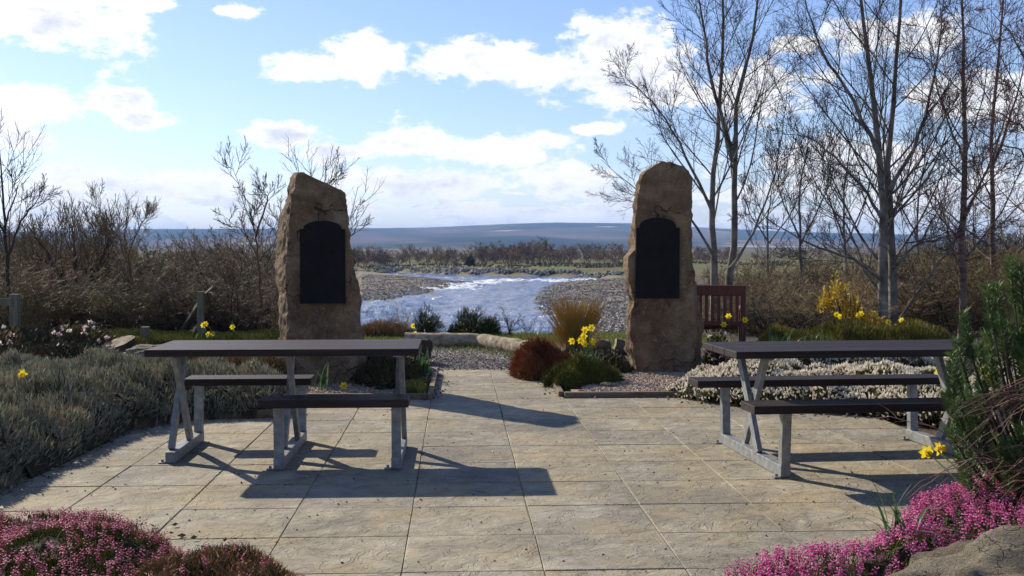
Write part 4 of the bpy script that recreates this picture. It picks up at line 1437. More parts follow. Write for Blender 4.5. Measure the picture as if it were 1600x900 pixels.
daffodil('yellow daffodils in front of the bench back', (2.62, 13.45, .05), heads([(1138, 494), (1164, 500), (1131, 507)], 13.4), 14, 79, 1.1, .12)
daffodil('yellow daffodils left of the golden conifer', (4.20, 14.2, .1), heads([(1307, 491), (1312, 495)], 14.2), 14, 80, 1.2, .14)
daffodil('yellow daffodils in front of the golden conifer', (4.42, 14.1, .1), heads([(1341, 493), (1345, 490)], 14.1), 12, 81, 1.2, .1)
daffodil('yellow daffodils between the big tree and the creamy flowering shrub', (5.15, 14.5, .1), heads([(1388, 503), (1408, 500), (1416, 505), (1399, 510)], 14.5), 12, 82, 1.2, .14)
daffodil('yellow daffodils in the white heather behind the right table legs', (3.62, 9.4, .12), heads([(1466, 582), (1470, 587)], 9.4), 4, 83, .9, .05)
daffodil('yellow daffodils half hidden behind the pine branches', (3.72, 8.9, .12), heads([(1530, 582), (1540, 590), (1546, 597), (1536, 577)], 8.9), 8, 84, 1.1, .08)
daffodil('two nodding yellow daffodils poking out of the grey heather', (-3.62, 8.5, .28), heads([(36, 584), (68, 596)], 8.5), 3, 85, .8, .05)
for i, (px, y_) in enumerate([(1245, 13.0), (1275, 13.1), (1225, 12.9)]):
    c = at(px, 520, y_); c[2] = .22
    daffodil(['green daffodil leaves in the middle of the juniper edge', 'green daffodil leaves at the right end of the juniper', 'green daffodil leaves at the left end of the juniper'][i], c, [], 12, 90 + i, .85, .1)
c = at(1490, 520, 13.6); c[2] = .05
daffodil('green daffodil leaves right of the creamy flowering shrub', c, [], 16, 94, 1.2, .14)

# ------------------------------------------------------------------ pine and dead twigs, bottom right
pc = np.array((2.78, 5.55, 0.0))
pine = thing('pine_shrub', 'dark green bushy mountain pine at the right edge beside the table', 'pine', pc)
rg = np.random.default_rng(101)
n_s = 170
tips = []
for i in range(n_s):
    a = rg.uniform(0, 6.28)
    r = .58 * rg.random() ** .55
    top = 1.30 * (1 - .55 * (r / .58) ** 1.7) + .0
    z = rg.uniform(.22, 1.0) * top if i > 34 else top * rg.uniform(.86, 1.0)
    rr = r if z > .35 else r * rg.uniform(.6, 1)
    tips.append((math.cos(a) * rr, math.sin(a) * rr, z))
for t_ in [(1492, 690), (1487, 600), (1500, 555), (1508, 512), (1545, 472), (1580, 425), (1566, 520), (1520, 640), (1508, 740), (1530, 790), (1560, 470), (1595, 440), (1498, 650), (1490, 575), (1515, 760), (1530, 560)]:
    p_ = at(*t_, 5.5 - rg.uniform(0, .2)) - pc
    tips.append(tuple(p_))
tips = np.array(tips)
n_s = len(tips)
root_p = np.column_stack((tips[:, 0] * .25, tips[:, 1] * .25, tips[:, 2] * .15))
P = np.zeros((n_s, 6, 3))
for k_ in range(6):
    t = k_ / 5
    P[:, k_] = root_p * (1 - t) + tips * t
    P[:, k_, :2] -= (tips[:, :2] - root_p[:, :2]) * (t * (1 - t) * -.35)
    P[:, k_, 2] -= t * (1 - t) * .25 * tips[:, 2]
V_, F_, _ = tubes(P, np.linspace(.011, .004, 6)[None].repeat(n_s, 0), 5)
part('branches', V_, F_, MT['bark_dark'], pine, np.zeros(len(V_)), world=False)
shootd = unit(unit(P[:, 5] - P[:, 4]) + np.array((0, 0, .9)) + rg.normal(0, .12, (n_s, 3)))
nn = 360
tt = rg.random((n_s, nn)) ** .8
base_ = tips[:, None, :] + shootd[:, None, :] * ((tt - .72) * .26)[..., None]
Xa, Ya, Za = frames(np.repeat(shootd, nn, 0), rg)
az = rg.uniform(0, 6.28, n_s * nn)
D = unit(Za * rg.uniform(.55, 1.1, (n_s * nn, 1)) + Xa * np.cos(az)[:, None] + Ya * np.sin(az)[:, None])
tint = np.clip(np.repeat(rg.normal(.5, .15, n_s), nn) + (tt.ravel() - .5) * .5 + rg.normal(0, .12, n_s * nn), 0, 1)
V_, F_, T_ = scatter(LFL, base_.reshape(-1, 3), D, rg.uniform(.035, .06, n_s * nn), .0022, tint, rg)
part('needles', V_, F_, MT['needle'], pine, T_, world=False)


def dead_twigs(label, start, ends, n, seed):
    rg = np.random.default_rng(seed)
    s = np.array(start)
    root = thing('dead_twigs', label, 'dead branch', s)
    e = np.array([ends[i % len(ends)] for i in range(n)]) + rg.normal(0, .05, (n, 3))
    P = np.zeros((n, 8, 3))
    st_ = s + rg.normal(0, .04 if n > 6 else .002, (n, 3))
    for k_ in range(8):
        t = k_ / 7
        P[:, k_] = st_ * (1 - t) + e * t + np.array((0, 0, 1)) * (t * (1 - t) * rg.uniform(.1, .35, n))[:, None] + rg.normal(0, .006, (n, 3))
    R = np.linspace(.0034, .0012, 8)[None].repeat(n, 0)
    V_, F_, T0 = tubes(P, R, 4)
    P2, R2 = grow(P, R, 4, .3, 1, 26, .28, 4, .7, -.05, .08, rg, .0011)
    V2, F2, T2 = tubes(P2, R2, 3)
    Vj, Fj, Tj = join((V_, F_, T0), (V2, F2, T2))
    part('twigs', Vj, Fj, MT['twig_red'], root, Tj)


ef = [at(1495, 660, 5.0), at(1480, 690, 4.95), at(1500, 640, 5.1), at(1530, 690, 5.0), at(1550, 665, 4.95), at(1515, 720, 4.9), at(1545, 620, 5.1), at(1580, 690, 4.9)]
dead_twigs('spray of reddish dead twigs drooping across the pine at the right edge', at(1680, 600, 4.9), ef, 13, 111)
ef = [at(1520, 770, 4.8), at(1500, 790, 4.9), at(1545, 740, 4.8), at(1570, 790, 4.7)]
dead_twigs('smaller spray of bare twigs low at the right edge above the boulder', at(1660, 735, 4.75), ef, 12, 112)
ef = [at(1395, 777, 5.2), at(1370, 690, 5.4), at(1380, 765, 5.3)]
dead_twigs('few long thin twigs arching out over the paving from the pine', at(1560, 720, 5.1), ef, 4, 113)

# ------------------------------------------------------------------ bare trees
def tree(name, label, base, stems_, lv, mats, seed, group=None, cat='tree', up=.12, jit=.10, ang=48, rmin=.0035, lr=(.42, .5, .5, .5), t0=.25, sides=10):
    """stems_: list of (list of points, radius)"""
    rg = np.random.default_rng(seed)
    base = np.array(base, float)
    root = thing(name, label, cat, base, 0, group)
    K_ = 14
    trunk, twigs = [], []
    Ps, Rs = [], []
    for pts_, r in stems_:
        pts_ = np.array(pts_, float)
        t = np.linspace(0, 1, len(pts_))
        ti = np.linspace(0, 1, K_)
        P = np.column_stack([np.interp(ti, t, pts_[:, j]) for j in range(3)])
        P[1:-1] = (P[:-2] + 2 * P[1:-1] + P[2:]) / 4
        P = P + rg.normal(0, .012, P.shape) * (ti > .05)[:, None]
        R = r * .80 * (1 - .88 * ti ** 1.0)
        R[0] *= 1.25
        Ps.append(P); Rs.append(R)
    P, R = np.array(Ps), np.array(Rs)
    trunk.append(tubes(P, R, sides))
    big = R[:, 0] > .45 * R[:, 0].max()
    firsts = []
    for sel, nn_ in ((big, lv[0]), (~big, max(4, lv[0] // 2))):
        if sel.any():
            firsts.append(grow(P[sel], R[sel], nn_, t0 if nn_ == lv[0] else .15, 1.0, ang, lr[0] if nn_ == lv[0] else lr[0] * 1.25, 8, .34 if nn_ == lv[0] else .45, up, jit * .7, rg, rmin * 1.5))
    Pc, Rc = np.concatenate([f_[0] for f_ in firsts]), np.concatenate([f_[1] for f_ in firsts])
    trunk.append(tubes(Pc, Rc, 6))
    for i, n_ in enumerate(lv):
        if i == 0:
            continue
        K2 = (8, 5, 4 if len(lv) == 3 else 3, 2)[i]
        Pc, Rc = grow(Pc, Rc, n_, t0 if i == 0 else .15, 1.0, ang if i == 0 else (34, 34, 36, 38)[i], lr[i], K2, .42 if i == 0 else .55, up, jit * (.7 + .2 * i), rg, rmin * (1.5 if i < 2 else .8))
        (trunk if i == 0 else twigs).append(tubes(Pc, Rc, 6 if i == 0 else (4 if i == 1 else 3)))
    tv, tf, _ = join(*trunk)
    part('trunk', tv, tf, mats[0], root, smooth=True)
    V_, F_, _ = join(*twigs)
    part('crown', V_, F_, mats[1], root)
    return root


GT = 'bare trees behind the garden on the right'


def tp(px, py, y):
    return tuple(at(px, py, y))


def lean(points, y, dy=0.0):
    n_ = len(points)
    return [tuple(at(px, py, y + dy * i / max(n_ - 1, 1))) for i, (px, py) in enumerate(points)]


# two-stemmed tree behind the bench
y_ = 18.6
b0 = at(1122, 540, y_); b0[2] = -.25
tree('alder_tree', 'slim two-stemmed bare grey tree rising behind the bench', b0,
     [([tuple(b0 + np.array((-.06, 0, 0)))] + lean([(1117, 450), (1113, 360), (1112, 300), (1124, 200), (1128, 100), (1130, -60), (1128, -160)], y_, .5), .088),
      ([tuple(b0 + np.array((.10, .1, 0)))] + lean([(1138, 450), (1148, 370), (1146, 300), (1147, 240), (1150, 160), (1175, 80), (1190, -40), (1196, -150)], y_ + .2, -.4), .088),
      (lean([(1147, 250), (1120, 170), (1105, 80), (1090, -10), (1080, -80)], y_, .6), .05),
      (lean([(1113, 330), (1080, 260), (1045, 190), (1010, 150), (975, 120)], y_, -.8), .035),
      (lean([(1115, 400), (1075, 330), (1030, 320), (985, 290), (940, 250)], y_, .5), .03),
      (lean([(1140, 420), (1180, 360), (1210, 280), (1225, 190), (1230, 120)], y_, .8), .03)],
     (16, 9, 7, 3), (MT['bark_grey'], MT['twig']), 201, GT, up=.06, ang=40, rmin=.0029, t0=.3, lr=(.36, .55, .55, .6))
# big tree with two close trunks
y_ = 17.2
b0 = at(1388, 540, y_); b0[2] = -.1
tree('alder_tree', 'large bare tree with two close grey trunks behind the golden conifer', b0,
     [([tuple(b0 + np.array((-.09, 0, 0)))] + lean([(1379, 480), (1379, 400), (1380, 330), (1374, 250), (1366, 150), (1352, 60), (1340, -50), (1335, -160)], y_, .3), .112),
      ([tuple(b0 + np.array((.08, .05, 0)))] + lean([(1396, 480), (1394, 400), (1388, 330), (1388, 230), (1396, 150), (1404, 60), (1410, -60), (1414, -180)], y_ + .25, .2), .10),
      (lean([(1380, 345), (1355, 300), (1310, 250), (1265, 215), (1222, 208)], y_, -1.0), .035),
      (lean([(1390, 300), (1430, 230), (1455, 140), (1470, 50), (1480, -40)], y_, .6), .045),
      (lean([(1372, 240), (1330, 150), (1290, 90), (1262, 20), (1250, -50)], y_, .5), .042),
      (lean([(1380, 440), (1330, 400), (1270, 385), (1215, 355), (1180, 330)], y_, -.6), .032),
      (lean([(1385, 470), (1350, 420), (1330, 360), (1280, 300), (1250, 230)], y_, .9), .032),
      (lean([(1402, 505), (1440, 450), (1480, 395), (1510, 340), (1530, 290)], y_, -.5), .034),
      (lean([(1396, 420), (1430, 380), (1475, 372), (1520, 350), (1560, 340)], y_, .7), .026)],
     (18, 9, 7, 3), (MT['bark_grey'], MT['twig']), 202, GT, up=.06, ang=42, rmin=.0029, t0=.22, lr=(.36, .55, .55, .6))
y_ = 16.6
b0 = at(1503, 540, y_); b0[2] = -.05
tree('birch_tree', 'straight pinkish birch trunk right of the large two-trunked tree', b0,
     [([tuple(b0)] + lean([(1503, 470), (1505, 400), (1504, 300), (1507, 200), (1507, 100), (1505, 0), (1500, -140)], y_, .2), .085),
      (lean([(1507, 340), (1530, 290), (1550, 250), (1570, 190), (1590, 120)], y_, .5), .03),
      (lean([(1505, 250), (1480, 190), (1462, 130), (1450, 60), (1440, 0)], y_, .4), .022)],
     (18, 9, 6, 3), (MT['bark_birch'], MT['twig_red']), 203, GT, up=.05, ang=52, rmin=.0036, t0=.2, lr=(.26, .58, .58, .6))
y_ = 21
b0 = at(1552, 540, y_); b0[2] = -.5
tree('birch_tree', 'thinner pinkish birch at the right edge behind the pine', b0,
     [([tuple(b0)] + lean([(1552, 470), (1551, 380), (1550, 300), (1548, 200), (1560, 100), (1568, 0), (1575, -120)], y_, .2), .085),
      (lean([(1550, 260), (1580, 180), (1600, 110), (1620, 30)], y_, .3), .035),
      (lean([(1640, 330), (1600, 235), (1560, 225), (1520, 232)], y_, -.6), .03)],
     (16, 8, 6, 3), (MT['bark_birch'], MT['twig_red']), 204, GT, up=.04, ang=55, rmin=.0045, t0=.2, lr=(.30, .58, .58, .6))
y_ = 19.5
b0 = at(1640, 540, y_); b0[2] = -.4
tree('birch_tree', 'bare reddish tree reaching in from beyond the upper right corner', b0,
     [([tuple(b0)] + lean([(1640, 450), (1645, 300), (1635, 150), (1620, 20), (1600, -120)], y_, .2), .10),
      (lean([(1640, 260), (1600, 200), (1560, 175), (1530, 170)], y_, -.3), .03),
      (lean([(1636, 160), (1600, 90), (1570, 40), (1540, 10)], y_, .3), .03)],
     (14, 9, 6, 3), (MT['bark_birch'], MT['twig_red']), 205, GT, up=.02, ang=58, rmin=.004, t0=.2, lr=(.34, .58, .58, .6))
for i, (px, y_, topy, r, sd_, lab) in enumerate([(1255, 27, 190, .055, 206, 'grey bare tree standing far behind, left of the large two-trunked tree'),
                                             (1325, 31, 180, .06, 207, 'distant bare tree just left of the large two-trunked tree'),
                                             (1205, 33, 250, .055, 208, 'distant thin bare tree between the two-stemmed tree and the larger one'),
                                             (1440, 29, 210, .055, 209, 'distant bare tree between the large tree and the pinkish birch')]):
    b0 = at(px, 500, y_); b0[2] = float(terrain(np.array(b0[0]), np.array(b0[1]))[0]) - .1
    top = at(px + 12, topy, y_)
    mid = at(px - 8, (topy + 430) / 2, y_)
    top2 = at(px - 45, topy + 35, y_)
    top3 = at(px + 50, topy + 30, y_)
    m1 = at(px - 3, 380, y_)
    tree('bare_tree', lab, b0, [([tuple(b0), tuple(mid), tuple(top)], r), ([tuple(m1), tuple((m1 + top2) / 2 + np.array((-.2, 0, 0))), tuple(top2)], r * .6), ([tuple(m1), tuple((m1 + top3) / 2 + np.array((.2, 0, 0))), tuple(top3)], r * .6)],
         (10, 6, 5), (MT['bark_grey'], MT['twig']), sd_, GT, up=.16, ang=38, rmin=.0055, t0=.2, lr=(.42, .62, .62))

GL = 'bare trees behind the garden on the left'
y_ = 17.5
b0 = at(8, 540, y_); b0[2] = -.1
tree('bare_tree', 'bare tree at the far left edge with forked upper branches', b0,
     [([tuple(b0)] + lean([(13, 480), (12, 420), (8, 360), (5, 310), (2, 260), (-4, 215)], y_, .2), .05),
      (lean([(10, 400), (35, 340), (55, 318), (70, 298)], y_, .3), .025),
      (lean([(9, 370), (-10, 330), (-40, 290), (-60, 230)], y_, .3), .025),
      (lean([(8, 350), (22, 310), (28, 290), (32, 262)], y_, .1), .018)],
     (9, 6, 5), (MT['bark_dark'], MT['twig']), 221, GL, up=.08, ang=42, rmin=.0036, t0=.3, lr=(.46, .62, .62))
y_ = 19.5
b0 = at(115, 545, y_); b0[2] = -.35
tree('bare_tree', 'many-stemmed dark willow-like tree with upright fine twigs, left', b0,
     [([tuple(b0)] + lean([(113, 500), (110, 450), (75, 400), (62, 380), (52, 365)], y_, .4), .07),
      ([tuple(b0)] + lean([(116, 500), (120, 440), (117, 395), (113, 370), (111, 352)], y_, .4), .055),
      ([tuple(b0)] + lean([(120, 510), (135, 450), (160, 400), (170, 378), (176, 362)], y_, .3), .07),
      ([tuple(b0)] + lean([(122, 510), (150, 440), (152, 395), (150, 372), (150, 354)], y_, .6), .05),
      (lean([(110, 450), (85, 420), (60, 400), (30, 380)], y_, .6), .035)],
     (12, 8, 6), (MT['bark_dark'], MT['twig_brush']), 222, GL, up=.16, ang=36, rmin=.0042, t0=.3, lr=(.46, .62, .62))
y_ = 18.6
b0 = at(210, 545, y_); b0[2] = -.15
tree('birch_tree', 'thin orange-barked sapling left of the handrail with rounded fine crown', b0,
     [([tuple(b0)] + lean([(209, 480), (205, 420), (196, 385), (194, 370), (198, 345)], y_, .2), .034),
      (lean([(205, 430), (185, 370), (170, 350), (158, 325), (152, 305)], y_, .3), .014),
      (lean([(200, 400), (220, 350), (226, 345), (232, 330)], y_, .1), .016)],
     (12, 8, 6), (MT['bark_orange'], MT['twig_brush']), 223, GL, up=.12, ang=42, rmin=.003, t0=.3, lr=(.46, .62, .62))
y_ = 16.8
b0 = at(408, 545, y_); b0[2] = -.03
tree('birch_tree', 'orange-barked young tree just left of the left standing stone', b0,
     [([tuple(b0)] + lean([(407, 480), (404, 420), (400, 370), (397, 358), (395, 338)], y_, .2), .034),
      (lean([(400, 370), (412, 330), (420, 310), (413, 300), (415, 288)], y_, .2), .022),
      (lean([(402, 400), (380, 360), (360, 348), (345, 335)], y_, .2), .012),
      (lean([(403, 410), (430, 380), (440, 350), (436, 320)], y_, .2), .012),
      (lean([(398, 330), (378, 300), (364, 265), (358, 245)], y_, .4), .010)],
     (10, 7, 6), (MT['bark_orange'], MT['twig']), 224, GL, up=.08, ang=46, rmin=.0032, t0=.3, lr=(.46, .62, .62))
y_ = 15.8
b0 = at(500, 545, y_); b0[2] = 0
tree('bare_tree', 'slender bare tree hidden behind the left stone, twigs showing above its top', b0,
     [([tuple(b0)] + lean([(498, 450), (500, 380), (497, 320), (495, 300), (497, 285)], y_, .2), .035),
      (lean([(497, 310), (520, 280), (526, 282), (532, 276)], y_, .1), .015),
      (lean([(500, 400), (545, 370), (560, 350), (556, 335)], y_, .1), .012)],
     (9, 6, 5), (MT['bark_dark'], MT['twig']), 225, GL, up=.08, ang=46, rmin=.003, t0=.3, lr=(.46, .62, .62))

# ------------------------------------------------------------------ thickets of bare shrubs
SHM = []
for i in range(4):
    A_ = shrub_arrays(300 + i, 20, 2.6, [.55, .75, .9, .6, .8, .7][i], (7, 6, 4), .020, .08, .15, .0052)
    SHM.append((to_mesh('stems', A_[:2], [MT['bark_dark'], MT['twig_brush']][i % 2]), to_mesh('twigs', A_[2:], [MT['twig_brush'], MT['twig_brush'], MT['twig']][i % 3])))


SHH = [float(np.percentile(np.array([v.co.z for v in b_.vertices]), 98)) for a_, b_ in SHM]


def brush(n, region, seed, label, group, hs=(.8, 1.25)):
    """region: function(rg) -> (px, depth, top py)"""
    rg = np.random.default_rng(seed)
    for i in range(n):
        px, y_, topy = region(rg, i)
        x = (px - 800) / F * y_
        z = float(terrain(np.array(x), np.array(y_))[0]) - .05
        ht = at(px, topy, y_)[2] - z
        si = int(rg.integers(4))
        s = max(ht, .5) / SHH[si] * rg.uniform(.85, 1.1)
        lab_ = [t_ for lim, t_ in label if px >= lim][-1]
        gr_ = group + ', ' + lab_.split('thicket ')[1]
        r_ = thing('bare_shrub', lab_, 'shrub', (x, y_, z), rg.uniform(0, 6.28), gr_)
        r_.scale = (max(s, .75) * rg.uniform(.9, 1.3), max(s, .75) * rg.uniform(.9, 1.3), s)
        a, b_ = SHM[si]
        link('stems', a, r_)
        link('twigs', b_, r_)


def left_region(rg, i):
    row = i % 5
    y_ = (18.3, 20.5, 23, 26.5, 31)[row] + rg.uniform(-.8, .8)
    px = -60 + (i // 5 + rg.uniform(0, 1)) * 500 / 12
    top = np.interp(px, [-60, 60, 130, 230, 300, 360, 440], [375, 362, 366, 384, 392, 372, 392]) + (34, 18, 6, 0, -4)[row]
    if row == 0: top += rg.uniform(0, 40)
    return px, y_, top


brush(60, left_region, 401, [(-999, 'tangled bare shrub in the thicket behind the pale flowers at far left'), (90, 'tangled bare shrub in the thicket round the many-stemmed willow-like tree'), (190, 'tangled bare shrub in the thicket behind the handrail post'), (340, 'tangled bare shrub in the thicket just left of the left standing stone')], 'left bank shrubs')


def right_region(rg, i):
    row = i % 5
    y_ = (18.6, 21, 24, 28, 34)[row] + rg.uniform(-.8, .8)
    px = 1105 + (i // 5 + rg.uniform(0, 1)) * 560 / 12
    top = np.interp(px, [1100, 1180, 1260, 1300, 1450, 1540, 1660], [428, 418, 408, 396, 386, 366, 350]) + (46, 24, 10, 2, -2)[row]
    return px, y_, top


brush(60, right_region, 402, [(-999, 'tangled bare shrub in the thicket behind the red-brown bench'), (1200, 'tangled bare shrub in the thicket behind the low juniper'), (1330, 'tangled bare shrub in the thicket round the large two-trunked tree'), (1450, 'tangled bare shrub in the thicket by the pinkish birches at right')], 'right bank shrubs')

# ------------------------------------------------------------------ far bank: rocks, wood, conifer
rg = np.random.default_rng(500)
ico_v, ico_f = [], []
import bmesh
bm = bmesh.new()
bmesh.ops.create_icosphere(bm, subdivisions=1, radius=1)
ICO = (np.array([v.co[:] for v in bm.verts]), np.array([[v.index for v in f.verts] for f in bm.faces]), np.zeros(len(bm.verts)))
bm.free()
ICO = (ICO[0] * (1 + rg.normal(0, .12, (len(ICO[0]), 1))), ICO[1], ICO[2])
n_ = 1500
px = rg.uniform(585, 975, n_)
fd = np.interp(px, FARX, FARY)
yy = fd + rg.uniform(-1, 1, n_) + rg.random(n_) ** 2 * 4
xx = (px - 800) / F * yy
keep = rg.random(n_) < np.where(px < 840, 1.0, .45)
xx, yy = xx[keep], yy[keep]
zz = terrain(xx, yy)[0]
n_ = len(xx)
sz = rg.uniform(.15, .5, n_)
V_, F_, T_ = scatter(ICO, np.column_stack((xx, yy, np.maximum(zz, ZW))), unit(rg.normal(size=(n_, 3))), sz * .8, sz, rg.random(n_), rg)
tag(link('bank_rocks', mesh_np('bank_rocks', V_, F_, MT['riprap'], T_)), 'broken grey rocks heaped along the far river bank', 'rocks', kind='stuff')

# pebbles of the two gravel bars
OCT = spindle(3, .5)
OCT = (OCT[0] - np.array((0, 0, .5)), OCT[1], OCT[2])
Pp = []
for (pxa, pxb, ya, yb_, n_) in ((565, 745, 84, 200, 11000), (832, 990, 60, 190, 16000)):
    px = rg.uniform(pxa, pxb, n_ * 2)
    yy = 1 / rg.uniform(1 / yb_, 1 / ya, n_ * 2)
    xx = (px - 800) / F * yy
    hz, sd_, ins_, far_, _ = terrain(xx, yy)
    ok = (~ins_) & (far_ < .3) & (hz > ZW - .05)
    ok &= (rg.random(len(xx)) < .35 + .65 * np.exp(-sd_ / 14))
    Pp.append(np.column_stack((xx, yy, hz))[ok][:n_])
Pp = np.concatenate(Pp)
n_ = len(Pp)
sz = rg.uniform(.06, .19, n_) * rg.uniform(.7, 1.3, n_)
D = unit(np.array((0, 0, 1.0)) + rg.normal(0, .25, (n_, 3)))
V_, F_, T_ = scatter(OCT, Pp, D, sz * 1.1, sz, rg.random(n_), rg)
tag(link('river_pebbles', mesh_np('river_pebbles', V_, F_, MT['pebble'], T_)), 'grey rounded pebbles covering the gravel bars in the river', 'pebbles', kind='stuff')

# far wood: bare trees merging into one mass
def far_tree(seed, h):
    """a small bare tree for the distance: stems, limbs and a haze of fine twigs"""
    rg_ = np.random.default_rng(seed)
    A_ = shrub_arrays(seed, 3, h * .62, .30, (7,), .09, .10, .14, .04)
    L1 = A_[1][0].reshape(-1, 5, 4, 3).mean(2)
    n_t = 230
    li = rg_.integers(len(L1), size=n_t)
    ki = rg_.integers(1, 5, size=n_t)
    p_ = L1[li, ki]
    d_ = unit(unit(L1[li, 4] - L1[li, 0]) + rg_.normal(0, .55, (n_t, 3)) + np.array((0, 0, .25)))
    V_, F_, T_ = scatter(LFL, p_, d_, rg_.uniform(.5, 1.3, n_t), .045, np.zeros(n_t), rg_)
    tri = lambda q_: np.concatenate([q_[:, [0, 1, 2]], q_[:, [0, 2, 3]]])
    return join((A_[0][0], tri(A_[0][1]), A_[0][2]), (A_[1][0], tri(A_[1][1]), A_[1][2]), (V_, F_, T_))


FT = [far_tree(600 + i, 8.0) for i in range(5)]
FTH = [float(np.percentile(f_[0][:, 2], 97)) for f_ in FT]
parts_ = []
rg = np.random.default_rng(610)
for i in range(410):
    y_ = rg.uniform(245, 340)
    px = rg.uniform(-150, 1750) if i > 240 else rg.uniform(520, 1150)
    x = (px - 800) / F * y_
    z = float(terrain(np.array(x), np.array(y_))[0])
    topy = np.interp(px, [-150, 470, 560, 640, 720, 760, 800, 860, 900, 960, 1010, 1330, 1750], [384, 388, 390, 387, 391, 384, 386, 378, 384, 386, 387, 386, 378]) + (rg.uniform(-5, 14) if i % 3 else rg.uniform(8, 22))
    hgt = max(at(px, topy, y_)[2] - z, 1.5)
    fi = rg.integers(5)
    V_, F_, T_ = FT[fi]
    s = hgt / FTH[fi]
    a = rg.uniform(0, 6.28)
    ca, sa = math.cos(a), math.sin(a)
    wv_ = max(s, .6) * 1.5
    Vn = np.column_stack(((V_[:, 0] * ca - V_[:, 1] * sa) * wv_ + x, (V_[:, 0] * sa + V_[:, 1] * ca) * wv_ + y_, V_[:, 2] * s + z))
    parts_.append((Vn, F_, np.full(len(Vn), np.clip(rg.normal(.45, .25), 0, 1))))
V_, F_, T_ = join(*parts_)
tag(link('far_wood', mesh_np('far_wood', V_, F_, MT['far_twig'], T_)), 'brown leafless wood in a line beyond the far river bank', 'wood', kind='stuff')
# scrub and gorse at the foot of the far wood
n_ = 5200
px = rg.uniform(480, 1330, n_)
yy = rg.uniform(222, 262, n_)
xx = (px - 800) / F * yy
zz = terrain(xx, yy)[0]
cl = vnoise(xx * .12, yy * .12, 3)
keep = cl > .53
xx, yy, zz = xx[keep], yy[keep], zz[keep]
n_ = len(xx)
hh_ = rg.uniform(.15, .5, n_) * (cl[keep] - .40) * 5
V_, F_, T_ = scatter(SPN, np.column_stack((xx, yy, zz)), unit(np.array((0, 0, 1.)) + rg.normal(0, .3, (n_, 3))), hh_, .30, np.clip(rg.normal(.35, .3, n_), 0, 1), rg)
tag(link('far_gorse', mesh_np('far_gorse', V_, F_, leafm('gorse_scrub', [(0, (.05, .045, .018)), (.5, (.11, .10, .028)), (1, (.24, .19, .03))], .1), T_)), 'yellowish gorse scrub along the far bank below the wood', 'scrub', kind='stuff')
y_ = 243
b0 = at(735, 415, y_); b0[2] = float(terrain(np.array(b0[0]), np.array(b0[1]))[0])
ct = thing('conifer_tree', 'single dark conifer on the far bank in front of the brown wood', 'conifer', b0)
tuft(ct, 'crown', MT['conifer'], b0 + np.array((0, 0, .1)), 1.0, 1.0, 2.4, 700, 620, SPN, (.3, .6), .12, .2, .2)
stems(ct, b0, .2, .2, 2.0, 3, 621, MT['bark_dark'], .08, 'trunk')

# ------------------------------------------------------------------ grass, litter
rg = np.random.default_rng(700)
n_ = 26000
x = rg.uniform(-3.5, 3.0, n_)
y = rg.uniform(15.5, 17.7, n_)
ok = inside(np.array([(-6, 15.8), (-1.5, 15.85), (-.9, 15.95), (-.2, 15.85), (.9, 14.6), (1.6, 15.0), (3.2, 16), (3.2, 17.7), (-6, 17.7)]), x, y)
x, y = x[ok], y[ok]
n_ = len(x)
V_, F_, T_ = scatter(BLD, np.column_stack((x, y, np.full(n_, .02))), unit(np.array((0, 0, 1.)) + rg.normal(0, .35, (n_, 3))), rg.uniform(.03, .075, n_), .0045, np.clip(rg.normal(.55, .22, n_), 0, 1), rg)
tag(link('grass', mesh_np('grass', V_, F_, MT['grass'], T_)), 'short green grass along the top of the river bank', 'grass', kind='stuff')
n_ = 2600
x = rg.uniform(-1.3, .8, n_); y = rg.uniform(14.0, 15.6, n_)
d_ = edist(np.array([(-1.3, 15.5), (-.4, 15.45), (.3, 14.2)]), x, y, False)
ok = (rg.random(n_) < np.exp(-(d_ / .2) ** 2)) & (y + .55 * (x > -.4) * (x + .4) * 3 < 15.6)
x, y = x[ok], y[ok]
n_ = len(x)
V_, F_, T_ = scatter(BLD, np.column_stack((x, y, np.full(n_, -.005))), unit(np.array((0, 0, 1.)) + rg.normal(0, .4, (n_, 3))), rg.uniform(.03, .08, n_), .005, np.clip(rg.normal(.5, .22, n_), 0, 1), rg)
tag(link('grass', mesh_np('grass', V_, F_, MT['grass'], T_)), 'weedy grass growing on the gravel along the foot of the logs', 'grass', kind='stuff')

# crumbs, chips and dry leaves on the slabs
n_ = 2600
xp = rg.uniform(-2.7, 3.4, n_); yp = rg.uniform(4.2, 12.6, n_)
ok = (yp < 10.3) | ((xp > -.2) & (xp < .95))
xp, yp = xp[ok], yp[ok]
x, y = xp * CA - yp * SA, xp * SA + yp * CA
n_ = len(x)
sz = .003 + .009 * rg.random(n_) ** 4
V_, F_, T_ = scatter(OCT, np.column_stack((x, y, np.full(n_, .004))), unit(np.array((0, 0, 1.)) + rg.normal(0, .3, (n_, 3))), sz * .8, sz, rg.random(n_), rg)
tag(link('paving_litter', mesh_np('paving_litter', V_, F_, MT['litter'], T_)), 'crumbs, chips and dry bits scattered over the slabs', 'litter', kind='stuff')
